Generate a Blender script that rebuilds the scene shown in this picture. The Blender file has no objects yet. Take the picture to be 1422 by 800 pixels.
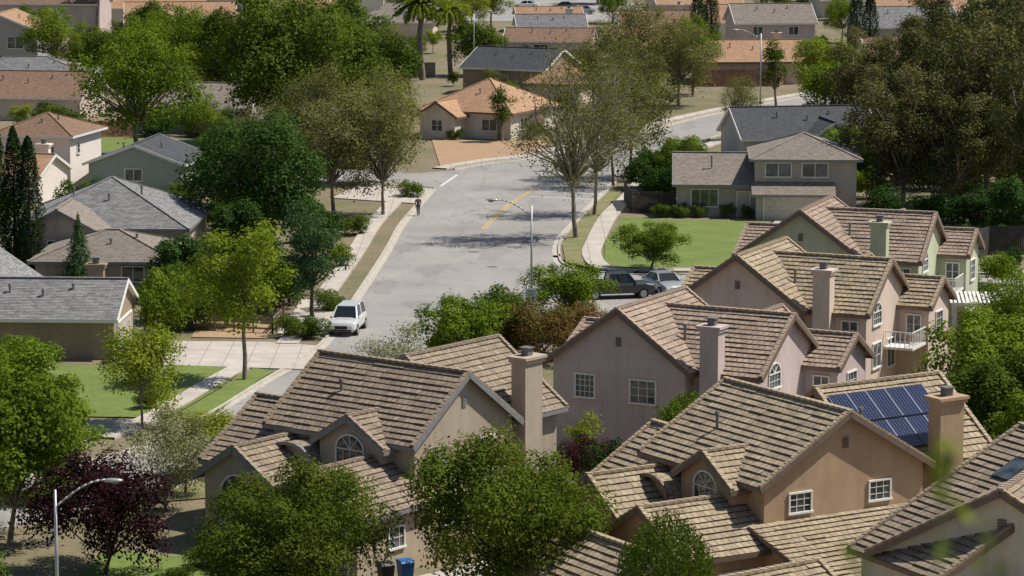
import bpy, bmesh, math, random
import numpy as np
from mathutils import Vector, Matrix
random.seed(7); rng=np.random.default_rng(7)
sc=bpy.context.scene
COL=sc.collection

# ------------------------------------------------------------------ materials
def new_mat(name):
    m=bpy.data.materials.new(name); m.use_nodes=True
    nt=m.node_tree; nt.nodes.clear()
    out=nt.nodes.new('ShaderNodeOutputMaterial')
    b=nt.nodes.new('ShaderNodeBsdfPrincipled')
    nt.links.new(b.outputs[0],out.inputs[0])
    return m,nt,b
def mixc(nt,fac,a,b,mode='MIX'):
    n=nt.nodes.new('ShaderNodeMix'); n.data_type='RGBA'; n.blend_type=mode
    for s,i in ((fac,0),(a,6),(b,7)):
        if isinstance(s,bpy.types.NodeSocket): nt.links.new(s,n.inputs[i])
        elif i==0: n.inputs[0].default_value=s
        else: n.inputs[i].default_value=(*s,1)
    return n.outputs[2]
def ramp(nt,src,lo,hi,a=0.0,b=1.0):
    n=nt.nodes.new('ShaderNodeMapRange'); n.inputs[1].default_value=lo; n.inputs[2].default_value=hi
    n.inputs[3].default_value=a; n.inputs[4].default_value=b
    nt.links.new(src,n.inputs[0]); return n.outputs[0]
def noise(nt,scale,detail=3,co='Object',rough=.6,stretch=None):
    tc=nt.nodes.new('ShaderNodeTexCoord'); n=nt.nodes.new('ShaderNodeTexNoise')
    n.inputs['Scale'].default_value=scale; n.inputs['Detail'].default_value=min(detail,4); n.inputs['Roughness'].default_value=rough
    if stretch:
        mp=nt.nodes.new('ShaderNodeMapping'); mp.inputs['Scale'].default_value=stretch
        nt.links.new(tc.outputs[co],mp.inputs[0]); nt.links.new(mp.outputs[0],n.inputs[0])
    else: nt.links.new(tc.outputs[co],n.inputs[0])
    return n.outputs[0]
def plain(name,c,rough=.6,metal=0,var=.15,scale=3):
    m,nt,b=new_mat(name)
    f=ramp(nt,noise(nt,scale),.3,.7)
    col=mixc(nt,f,tuple(x*(1-var) for x in c),tuple(min(1,x*(1+var)) for x in c))
    nt.links.new(col,b.inputs['Base Color']); b.inputs['Roughness'].default_value=rough; b.inputs['Metallic'].default_value=metal
    return m
def stucco(name,c):
    m,nt,b=new_mat(name)
    f=ramp(nt,noise(nt,.5,4),.3,.7)
    col=mixc(nt,f,tuple(x*.86 for x in c),tuple(x*1.07 for x in c))
    col=mixc(nt,ramp(nt,noise(nt,2.2,4,stretch=(1,1,.16)),.46,.76,0,.45),col,tuple(x*.6 for x in c))
    nt.links.new(col,b.inputs['Base Color']); b.inputs['Roughness'].default_value=.9
    return m
def siding(name,c,pitch=.2):
    m,nt,b=new_mat(name)
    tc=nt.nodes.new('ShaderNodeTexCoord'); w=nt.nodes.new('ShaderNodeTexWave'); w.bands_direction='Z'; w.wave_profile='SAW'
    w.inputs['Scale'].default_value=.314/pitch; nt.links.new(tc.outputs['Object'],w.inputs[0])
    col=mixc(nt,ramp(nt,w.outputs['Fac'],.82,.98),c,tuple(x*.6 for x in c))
    col=mixc(nt,ramp(nt,noise(nt,.8,4),.3,.7,0,.3),col,tuple(x*.75 for x in c))
    nt.links.new(col,b.inputs['Base Color']); b.inputs['Roughness'].default_value=.75
    return m
def tiles(name,c1,c2,cm,bw=.33,rh=.37,stain=.6,mort=.02):
    m,nt,b=new_mat(name)
    tc=nt.nodes.new('ShaderNodeTexCoord')
    br=nt.nodes.new('ShaderNodeTexBrick'); nt.links.new(tc.outputs['UV'],br.inputs[0])
    br.inputs['Scale'].default_value=1; br.inputs['Brick Width'].default_value=bw; br.inputs['Row Height'].default_value=rh
    br.inputs['Mortar Size'].default_value=mort; br.inputs['Mortar Smooth'].default_value=.2; br.offset=.5
    br.inputs['Color1'].default_value=(*c1,1); br.inputs['Color2'].default_value=(*c2,1); br.inputs['Mortar'].default_value=(*cm,1)
    st=ramp(nt,noise(nt,.6,4,rough=.75),.38,.74,0,stain)
    avg=tuple((p+q)/2*.45 for p,q in zip(c1,c2))
    col=mixc(nt,st,br.outputs['Color'],avg)
    st2=ramp(nt,noise(nt,4,3,rough=.75),.45,.75,0,.4)
    col=mixc(nt,st2,col,tuple(min(1,x*1.45) for x in c1))
    oi=nt.nodes.new('ShaderNodeObjectInfo')
    col=mixc(nt,ramp(nt,oi.outputs['Random'],0,1,0,.2),col,avg)
    nt.links.new(col,b.inputs['Base Color']); b.inputs['Roughness'].default_value=.85
    return m
def leafm(name,c1,c2,c3=None,trans=.27,k=1.32):
    c1=tuple(x*k for x in c1); c2=tuple(x*k for x in c2); c3=tuple(x*k for x in c3) if c3 else None
    m=bpy.data.materials.new(name); m.use_nodes=True; nt=m.node_tree; nt.nodes.clear()
    out=nt.nodes.new('ShaderNodeOutputMaterial')
    at=nt.nodes.new('ShaderNodeAttribute'); at.attribute_name='rnd'
    col=mixc(nt,ramp(nt,at.outputs['Fac'],0,.75),c1,c2)
    if c3: col=mixc(nt,ramp(nt,at.outputs['Fac'],.72,1),col,c3)
    oi=nt.nodes.new('ShaderNodeObjectInfo')
    col=mixc(nt,ramp(nt,oi.outputs['Random'],0,.5,.45,0),col,tuple(x*.55 for x in c1))
    col=mixc(nt,ramp(nt,oi.outputs['Random'],.5,1,0,.3),col,tuple(x*y for x,y in zip(c3 or c2,(1.1,.98,1.0))))
    d=nt.nodes.new('ShaderNodeBsdfDiffuse')
    t=nt.nodes.new('ShaderNodeBsdfTranslucent')
    tcol=mixc(nt,1.0,col,(1.3,1.35,.45),'MULTIPLY')
    mx=nt.nodes.new('ShaderNodeMixShader'); mx.inputs[0].default_value=trans
    nt.links.new(col,d.inputs['Color']); nt.links.new(tcol,t.inputs[0])
    nt.links.new(d.outputs[0],mx.inputs[1]); nt.links.new(t.outputs[0],mx.inputs[2]); nt.links.new(mx.outputs[0],out.inputs[0])
    return m
def ground_m(name,ca,cb,cc,s1=.15,s2=2.5,rough=.95):
    m,nt,b=new_mat(name)
    col=mixc(nt,ramp(nt,noise(nt,s1,4,rough=.65),.38,.62),ca,cb)
    col=mixc(nt,ramp(nt,noise(nt,s2,4,rough=.75),.42,.72,0,.75),col,cc)
    nt.links.new(col,b.inputs['Base Color']); b.inputs['Roughness'].default_value=rough
    return m

M={}
M['tile_brown']=tiles('roof_tile_brown',(.40,.315,.225),(.235,.18,.125),(.055,.04,.03))
M['tile_tan']=tiles('roof_tile_tan',(.47,.375,.25),(.29,.225,.15),(.065,.05,.035))
M['tile_pink']=tiles('roof_tile_pink',(.45,.34,.26),(.29,.215,.16),(.065,.045,.035))
M['sh_grey']=tiles('shingle_grey',(.31,.305,.30),(.15,.15,.155),(.07,.07,.07),.45,.2,.3,.01)
M['sh_dark']=tiles('shingle_dark',(.10,.105,.12),(.06,.063,.07),(.02,.02,.02),.35,.16,.3,.01)
M['sh_brown']=tiles('shingle_brown',(.36,.22,.145),(.23,.14,.09),(.05,.04,.03),.35,.16,.3,.01)
M['sh_orange']=tiles('shingle_orange',(.54,.33,.20),(.41,.245,.14),(.16,.10,.06),.35,.18,.3,.01)
M['sh_taupe']=tiles('shingle_taupe',(.35,.30,.25),(.22,.19,.16),(.06,.05,.045),.35,.16,.3,.01)
M['st_taupe']=stucco('stucco_taupe',(.45,.37,.285))
M['st_mauve']=stucco('stucco_mauve',(.56,.455,.43))
M['st_tan']=stucco('stucco_tan',(.47,.325,.205))
M['st_beige']=stucco('stucco_beige',(.67,.54,.45))
M['st_sage']=stucco('stucco_sage',(.49,.52,.37))
M['st_cream']=stucco('stucco_cream',(.70,.64,.54))
M['st_olive']=stucco('stucco_olive',(.31,.24,.165))
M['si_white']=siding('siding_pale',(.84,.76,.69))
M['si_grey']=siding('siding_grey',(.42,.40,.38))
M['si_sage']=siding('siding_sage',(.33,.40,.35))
M['st_grge']=stucco('stucco_greige',(.44,.38,.335))
M['trim']=plain('trim_white',(.77,.76,.72),.5,0,.05)
M['trim_br']=plain('fascia_brown',(.17,.12,.09),.6)
M['trim_gr']=plain('fascia_grey',(.22,.22,.225),.6)
M['chcap']=plain('chimney_cap_metal',(.16,.15,.14),.6)
m,nt,b=new_mat('window_glass'); b.inputs['Roughness'].default_value=.06
col=mixc(nt,ramp(nt,noise(nt,.9,2),.4,.6),(.02,.03,.035),(.10,.12,.125)); nt.links.new(col,b.inputs['Base Color']); b.inputs['Specular IOR Level'].default_value=.8
M['glass']=m
m,nt,b=new_mat('asphalt_worn')
col=mixc(nt,ramp(nt,noise(nt,.12,4),.35,.65),(.265,.25,.235),(.345,.325,.30))
col=mixc(nt,ramp(nt,noise(nt,.6,4,rough=.75,stretch=(1,.25,1)),.45,.78,0,.55),col,(.20,.19,.18))
col=mixc(nt,ramp(nt,noise(nt,.22,2,stretch=(1,.4,1)),.58,.60,0,.3),col,(.14,.135,.13))
col=mixc(nt,ramp(nt,noise(nt,12,3),.3,.8,0,.35),col,(.40,.385,.365))
tc=nt.nodes.new('ShaderNodeTexCoord'); vo=nt.nodes.new('ShaderNodeTexVoronoi'); vo.feature='DISTANCE_TO_EDGE'; vo.inputs['Scale'].default_value=.12
mp=nt.nodes.new('ShaderNodeMapping'); mp.inputs['Scale'].default_value=(1,.5,1)
nz=nt.nodes.new('ShaderNodeTexNoise'); nz.inputs['Scale'].default_value=.6; nz.inputs['Detail'].default_value=4
vm=nt.nodes.new('ShaderNodeVectorMath'); vm.operation='MULTIPLY_ADD'; vm.inputs[1].default_value=(1.6,1.6,0)
nt.links.new(tc.outputs['Object'],mp.inputs[0]); nt.links.new(tc.outputs['Object'],nz.inputs[0])
nt.links.new(nz.outputs['Color'],vm.inputs[0]); nt.links.new(mp.outputs[0],vm.inputs[2]); nt.links.new(vm.outputs[0],vo.inputs[0])
col=mixc(nt,ramp(nt,vo.outputs['Distance'],0,.007,.5,0),col,(.08,.08,.08))
nt.links.new(col,b.inputs['Base Color']); b.inputs['Roughness'].default_value=.9
M['asphalt']=m
def concrete(name,c,joint=1.5):
    m,nt,b=new_mat(name)
    col=mixc(nt,ramp(nt,noise(nt,.5,4),.3,.7),tuple(x*.78 for x in c),tuple(x*1.08 for x in c))
    tc=nt.nodes.new('ShaderNodeTexCoord'); br=nt.nodes.new('ShaderNodeTexBrick'); nt.links.new(tc.outputs['Object'],br.inputs[0])
    br.offset=0; br.inputs['Scale'].default_value=1; br.inputs['Brick Width'].default_value=joint; br.inputs['Row Height'].default_value=joint
    br.inputs['Mortar Size'].default_value=.03
    col=mixc(nt,br.outputs['Fac'],col,tuple(x*.55 for x in c))
    nt.links.new(col,b.inputs['Base Color']); b.inputs['Roughness'].default_value=.9
    return m
M['conc']=concrete('concrete',(.52,.47,.41))
M['kerb']=plain('kerb_concrete',(.47,.43,.37),.9,0,.25)
M['lawn']=ground_m('lawn_grass',(.13,.19,.035),(.18,.225,.05),(.085,.13,.022),.35,3)
M['lawn2']=ground_m('lawn_grass_dry',(.18,.19,.065),(.27,.225,.12),(.11,.14,.035),.45,3)
M['ground']=ground_m('ground_soil',(.21,.165,.105),(.12,.125,.05),(.28,.22,.15),.12,2)
M['mulch']=ground_m('bark_mulch',(.45,.28,.16),(.38,.26,.16),(.24,.16,.10),.4,4)
M['gravel']=ground_m('gravel',(.38,.35,.31),(.28,.26,.22),(.5,.47,.43),.8,8)
M['yellow']=plain('road_paint_yellow',(.62,.42,.10),.7,0,.35,4)
M['white']=plain('road_paint_white',(.62,.61,.58),.7,0,.3,4)
M['wood']=plain('fence_wood_red',(.27,.135,.085),.85,0,.4,2)
M['woodbr']=plain('fence_wood_brown',(.20,.145,.11),.85,0,.4,2)
M['wooddk']=plain('fence_wood_dark',(.045,.04,.038),.85,0,.4,2)
M['bark']=plain('bark_grey',(.22,.18,.145),.95,0,.35,2)
M['barkd']=plain('bark_dark',(.09,.065,.05),.95,0,.35,2)
M['steel']=plain('galvanised_steel',(.42,.43,.43),.45,.6,.1)
M['black']=plain('rubber_black',(.02,.02,.02),.8)
M['bluebin']=plain('bin_blue',(.02,.14,.40),.5)
M['darkbin']=plain('bin_dark',(.03,.035,.035),.5)
M['doorm']=plain('door_paint',(.50,.44,.38),.6)
M['solar']=plain('solar_cell_blue',(.012,.025,.08),.12,.3,.12,.8)
M['solarline']=plain('solar_busbar',(.07,.09,.14),.4,.3,.1)
M['lf_bright']=leafm('foliage_bright',(.07,.115,.012),(.125,.18,.020),(.18,.23,.033))
M['lf_yel']=leafm('foliage_yellow_green',(.11,.15,.015),(.175,.215,.025),(.23,.26,.045),.33)
M['lf_green']=leafm('foliage_green',(.042,.072,.012),(.08,.118,.02),(.12,.16,.03))
M['lf_dark']=leafm('foliage_dark',(.020,.048,.012),(.04,.08,.02),(.065,.11,.03),.2)
M['lf_olive']=leafm('foliage_olive',(.095,.10,.035),(.145,.15,.05),(.19,.18,.08))
M['lf_euc']=leafm('foliage_dusty',(.055,.066,.026),(.095,.102,.04),(.15,.125,.06),.22)
M['lf_cyp']=leafm('foliage_cypress',(.010,.022,.008),(.026,.045,.014),None,.1)
M['lf_blue']=leafm('foliage_spruce',(.03,.065,.028),(.06,.105,.04),None,.15)
M['lf_purple']=leafm('foliage_purple',(.02,.008,.012),(.04,.017,.021),(.075,.032,.033),.2)
M['lf_maple']=leafm('foliage_maple',(.055,.085,.012),(.095,.122,.018),(.19,.135,.03))
M['lf_red']=leafm('foliage_reddish',(.16,.085,.035),(.10,.105,.03),(.22,.10,.05))
M['lf_silver']=leafm('foliage_silver',(.15,.16,.09),(.23,.235,.14),None,.25)

# ------------------------------------------------------------------ mesh helpers
def obj_from_bm(bm,name,mats,parent=None,smooth=False):
    me=bpy.data.meshes.new(name); bm.to_mesh(me); bm.free()
    for mm in (mats if isinstance(mats,(list,tuple)) else [mats]): me.materials.append(mm)
    if smooth:
        for p in me.polygons: p.use_smooth=True
    o=bpy.data.objects.new(name,me); COL.objects.link(o)
    if parent: o.parent=parent
    return o
def empty(name,loc=(0,0,0),rz=0):
    o=bpy.data.objects.new(name,None); o.location=loc; o.rotation_euler=(0,0,rz); COL.objects.link(o); return o
def box(bm,x0,x1,y0,y1,z0,z1,mi=0):
    v=[bm.verts.new(p) for p in ((x0,y0,z0),(x1,y0,z0),(x1,y1,z0),(x0,y1,z0),(x0,y0,z1),(x1,y0,z1),(x1,y1,z1),(x0,y1,z1))]
    for f in ((0,3,2,1),(4,5,6,7),(0,1,5,4),(1,2,6,5),(2,3,7,6),(3,0,4,7)):
        bm.faces.new([v[i] for i in f]).material_index=mi
def beam(bm,p,q,w,h,mi=0,up=(0,0,1),uvl=None):
    p=Vector(p);q=Vector(q);d=(q-p);L=d.length
    if L<1e-4: return
    d/=L; u=Vector(up)
    if abs(d.dot(u))>.98: u=Vector((1,0,0))
    s=d.cross(u).normalized(); t=s.cross(d).normalized()
    vs=[]
    for e in (p,q):
        for a,b in ((-1,-1),(1,-1),(1,1),(-1,1)): vs.append(bm.verts.new(e+s*a*w/2+t*b*h/2))
    for f in ((0,1,2,3),(7,6,5,4),(0,4,5,1),(1,5,6,2),(2,6,7,3),(3,7,4,0)):
        fc=bm.faces.new([vs[i] for i in f]); fc.material_index=mi
        if uvl:
            for lp,i in zip(fc.loops,f): lp[uvl].uv=((0 if i<4 else L),(.1 if i%4 in(0,3) else .3))
def cyl(bm,p,q,r0,r1,n=8,mi=0,cap=True):
    p=Vector(p);q=Vector(q);d=(q-p).normalized()
    u=Vector((0,0,1)) if abs(d.z)<.9 else Vector((1,0,0))
    s=d.cross(u).normalized(); t=s.cross(d)
    A=[];B=[]
    for i in range(n):
        a=2*math.pi*i/n; o=s*math.cos(a)+t*math.sin(a)
        A.append(bm.verts.new(p+o*r0)); B.append(bm.verts.new(q+o*r1))
    for i in range(n):
        bm.faces.new((A[i],A[(i+1)%n],B[(i+1)%n],B[i])).material_index=mi
    if cap:
        bm.faces.new(A[::-1]).material_index=mi; bm.faces.new(B).material_index=mi

class House:
    def __init__(s,name,loc,alpha,wall,roof,trim='trim_br',course=.37):
        s.e=empty(name,(loc[0],loc[1],0),math.radians(-alpha))
        s.w=bmesh.new(); s.r=bmesh.new(); s.uv=s.r.loops.layers.uv.new('UVMap')
        s.t=bmesh.new(); s.g=bmesh.new(); s.wt=bmesh.new(); s.d=bmesh.new()
        s.wall,s.roof,s.trim,s.course=wall,roof,trim,course
    def slope(s,e0,e1,r1,r0):
        e0,e1,r1,r0=map(Vector,(e0,e1,r1,r0))
        ud=(e1-e0).normalized(); top=(r0+r1)/2; vd=(top-e0)-ud*(top-e0).dot(ud); Ls=vd.length; vd.normalize()
        nn=ud.cross(vd)
        if nn.z<0: nn=-nn
        n=max(2,round(Ls/s.course)); k=Ls/n
        off=random.random()*3
        def uvof(p): q=p-e0; return (q.dot(ud)+off,q.dot(vd)*s.course/k)
        th=.055 if s.course>.3 else .018
        for i in range(n):
            a0,a1=i/n,(i+1)/n
            a=e0.lerp(r0,a0); b=e1.lerp(r1,a0); c=e1.lerp(r1,a1); d=e0.lerp(r0,a1)
            m_=max(1,int((b-a).length/.9)) if s.course>.3 else 1
            for j in range(m_):
                p0=a.lerp(b,j/m_);p1=a.lerp(b,(j+1)/m_);q0=d.lerp(c,j/m_);q1=d.lerp(c,(j+1)/m_)
                t_=th+(random.uniform(-.022,.024) if m_>1 else 0)
                A,B=p0+nn*t_,p1+nn*t_
                pts=[A,B,q1,q0] if (q1-q0).length>1e-3 else [A,B,q1]
                f=s.r.faces.new([s.r.verts.new(p) for p in pts])
                for lp in f.loops: lp[s.uv].uv=uvof(lp.vert.co)
                f=s.r.faces.new([s.r.verts.new(p) for p in (p0,p1,B,A)])
                for lp in f.loops: lp[s.uv].uv=(uvof(lp.vert.co)[0],.0)
    def cap(s,p,q,w=.26,h=.12):
        p=Vector(p)+Vector((0,0,.05));q=Vector(q)+Vector((0,0,.05))
        if s.course<.3: beam(s.r,p,q,w,h*.5,uvl=s.uv); return
        n=max(1,int((q-p).length/.4)); d=(q-p)/n
        for i in range(n):
            a=p+d*i; beam(s.r,a+Vector((0,0,.03)),a+d*1.02,w,h,uvl=s.uv)
    def block(s,x0,x1,y0,y1,eave,rise,axis='x',kind='gable',z0=0,oh=.45,rk=.35,wall=True,caps=True):
        if axis=='x': u0,u1,v0,v1=x0,x1,y0,y1; P=lambda u,v,z:Vector((u,v,z))
        else: u0,u1,v0,v1=y0,y1,x0,x1; P=lambda u,v,z:Vector((v,u,z))
        vm=(v0+v1)/2; half=(v1-v0)/2
        F=lambda bm,pts:bm.faces.new([bm.verts.new(p) for p in pts])
        tile=s.course>.3
        if kind in('shedL','shedR'):
            tn=rise/(v1-v0); L=kind=='shedL'
            hz=lambda v: eave+((v-v0) if L else (v1-v))*tn
            lo,hi=(v0,v1) if L else (v1,v0)
            sg=-1 if L else 1
            if wall:
                F(s.w,[P(u0,lo,z0),P(u1,lo,z0),P(u1,lo,eave),P(u0,lo,eave)])
                for u in(u0,u1): F(s.w,[P(u,v0,z0),P(u,v1,z0),P(u,v1,hz(v1)),P(u,v0,hz(v0))])
            z=lambda v:hz(v)+.1; ve=lo+sg*oh
            s.slope(P(u0-rk,ve,z(ve)),P(u1+rk,ve,z(ve)),P(u1+rk,hi,z(hi)),P(u0-rk,hi,z(hi)))
            beam(s.t,P(u0-rk,ve,z(ve)-.12),P(u1+rk,ve,z(ve)-.12),.06,.2)
            for u in(u0-rk,u1+rk): beam(s.t,P(u,ve,z(ve)-.1),P(u,hi,z(hi)-.1),.06,.2)
            return
        tn=rise/half
        if wall:
            for v in(v0,v1): F(s.w,[P(u0,v,z0),P(u1,v,z0),P(u1,v,eave),P(u0,v,eave)])
            for u in(u0,u1):
                if kind=='gable': F(s.w,[P(u,v0,z0),P(u,v1,z0),P(u,v1,eave),P(u,vm,eave+rise),P(u,v0,eave)])
                else: F(s.w,[P(u,v0,z0),P(u,v1,z0),P(u,v1,eave),P(u,v0,eave)])
        ze=eave-oh*tn+.1; zr=eave+rise+.1
        if kind=='gable':
            for va in(v0-oh,v1+oh):
                s.slope(P(u0-rk,va,ze),P(u1+rk,va,ze),P(u1+rk,vm,zr),P(u0-rk,vm,zr))
                F(s.t,[P(u0-rk,va,ze-.06),P(u1+rk,va,ze-.06),P(u1+rk,vm,zr-.06),P(u0-rk,vm,zr-.06)])
                beam(s.t,P(u0-rk,va,ze-.1),P(u1+rk,va,ze-.1),.05,.2)
                for u in(u0-rk,u1+rk):
                    beam(s.t,P(u,va,ze-.1),P(u,vm,zr-.1),.06,.24)
                    uu=u-math.copysign(.1,u-(u0+u1)/2)
                    if tile: s.cap(P(uu,va,ze+.02),P(uu,vm,zr+.02),.2,.12)
            if caps: s.cap(P(u0-rk,vm,zr),P(u1+rk,vm,zr))
        else:
            a,b,c,d=P(u0-oh,v0-oh,ze),P(u1+oh,v0-oh,ze),P(u1+oh,v1+oh,ze),P(u0-oh,v1+oh,ze)
            inset=min(half,(u1-u0)/2-.01)
            r0,r1=P(u0+inset,vm,zr),P(u1-inset,vm,zr)
            s.slope(a,b,r1,r0); s.slope(d,c,r1,r0)
            s.slope(a,d,r0,r0); s.slope(b,c,r1,r1)
            s.cap(r0,r1)
            for p,q in((a,r0),(d,r0),(b,r1),(c,r1)): s.cap(p,q,.2,.1)
            for p,q in((a,b),(b,c),(c,d),(d,a)): beam(s.t,p-Vector((0,0,.1)),q-Vector((0,0,.1)),.05,.2)
            F(s.t,[p-Vector((0,0,.08)) for p in(a,b,c,d)])
    def fmap(s,face,c):
        return {'-y':lambda u,z,d:Vector((u,c-d,z)),'+y':lambda u,z,d:Vector((u,c+d,z)),
                '+x':lambda u,z,d:Vector((c+d,u,z)),'-x':lambda u,z,d:Vector((c-d,u,z))}[face]
    def window(s,face,c,u,z,w,h,nx=2,nz=1,arch=0):
        Q=s.fmap(face,c); g=s.g; n=10
        if arch:
            pts=[Q(u-w/2,z-h/2,.02),Q(u+w/2,z-h/2,.02)]
            arc=[(u+w/2*math.cos(math.pi*i/n),z+h/2+arch*math.sin(math.pi*i/n)) for i in range(n+1)]
            pts+=[Q(a,b,.02) for a,b in arc]
            g.faces.new([g.verts.new(p) for p in pts])
            for (a,b),(a2,b2) in zip(arc[:-1],arc[1:]): beam(s.wt,Q(a,b,.04),Q(a2,b2,.04),.08,.08)
            for i in (3,5,7): beam(s.wt,Q(u,z+h/2,.035),Q(*arc[i],.035),.03,.03)
            beam(s.wt,Q(u-w/2,z+h/2,.04),Q(u+w/2,z+h/2,.04),.06,.05)
        else:
            g.faces.new([g.verts.new(Q(*p,.02)) for p in((u-w/2,z-h/2),(u+w/2,z-h/2),(u+w/2,z+h/2),(u-w/2,z+h/2))])
            beam(s.wt,Q(u-w/2-.04,z+h/2,.04),Q(u+w/2+.04,z+h/2,.04),.1,.08)
        beam(s.wt,Q(u-w/2-.08,z-h/2,.06),Q(u+w/2+.08,z-h/2,.06),.14,.09)
        for a in(u-w/2,u+w/2): beam(s.wt,Q(a,z-h/2+.05,.04),Q(a,z+h/2-.045,.04),.08,.08)
        for i in range(1,nx):
            tk=.06 if nx==2 else .03
            beam(s.wt,Q(u-w/2+w*i/nx,z-h/2+.06,.035),Q(u-w/2+w*i/nx,z+h/2-.06,.035),tk,tk)
        for i in range(1,nz): beam(s.wt,Q(u-w/2+.05,z-h/2+h*i/nz,.03),Q(u+w/2-.05,z-h/2+h*i/nz,.03),.025,.025)
    def door(s,face,c,u,w,h,garage=False,z0=0):
        Q=s.fmap(face,c)
        s.d.faces.new([s.d.verts.new(Q(*p,.03)) for p in((u-w/2,z0),(u+w/2,z0),(u+w/2,z0+h),(u-w/2,z0+h))])
        for i in range(1,5 if garage else 2): beam(s.d,Q(u-w/2,z0+h*i/5,.035),Q(u+w/2,z0+h*i/5,.035),.03,.03)
        if garage:
            for i in range(1,8): beam(s.d,Q(u-w/2+w*i/8,z0,.035),Q(u-w/2+w*i/8,z0+h,.035),.03,.02)
        beam(s.wt,Q(u-w/2-.12,z0+h+.06,.05),Q(u+w/2+.12,z0+h+.06,.05),.14,.1)
        for a in(u-w/2-.06,u+w/2+.06): beam(s.wt,Q(a,z0,.05),Q(a,z0+h-.01,.05),.12,.1)
    def vent(s,face,c,u,z,w=.3,h=.5):
        Q=s.fmap(face,c)
        for i in range(5):
            zz=z-h/2+h*(i+.5)/5; beam(s.t,Q(u-w/2,zz,.03),Q(u+w/2,zz,.03),.05,h/5*.7)
    def chimney(s,x,y,top,w=1.0,d=.7,z0=0):
        box(s.w,x-w/2,x+w/2,y-d/2,y+d/2,z0,top-.25)
        box(s.w,x-w/2-.1,x+w/2+.1,y-d/2-.1,y+d/2+.1,top-.245,top-.08)
        box(s.w,x-w/2-.17,x+w/2+.17,y-d/2-.17,y+d/2+.17,top-.078,top+.06)
        bm=bmesh.new(); box(bm,x-.2,x+.2,y-.2,y+.2,top+.06,top+.4); box(bm,x-.28,x+.28,y-.28,y+.28,top+.42,top+.47)
        obj_from_bm(bm,'chimney_cowl',M['chcap'],s.e)
    def vents(s,pts):
        bm=bmesh.new()
        for x,y,z in pts: cyl(bm,(x,y,z-.6),(x,y,z+.25),.07,.07); cyl(bm,(x,y,z+.25),(x,y,z+.38),.13,.1)
        obj_from_bm(bm,'roof_vents',M['chcap'],s.e)
    def done(s):
        obj_from_bm(s.w,'walls',M[s.wall],s.e); obj_from_bm(s.r,'roof',M[s.roof],s.e)
        obj_from_bm(s.t,'fascia',M[s.trim],s.e)
        if len(s.g.verts): obj_from_bm(s.g,'window_panes',M['glass'],s.e)
        if len(s.wt.verts): obj_from_bm(s.wt,'window_frames',M['trim'],s.e)
        if len(s.d.verts): obj_from_bm(s.d,'door',M['doorm'],s.e)
        return s.e

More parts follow.
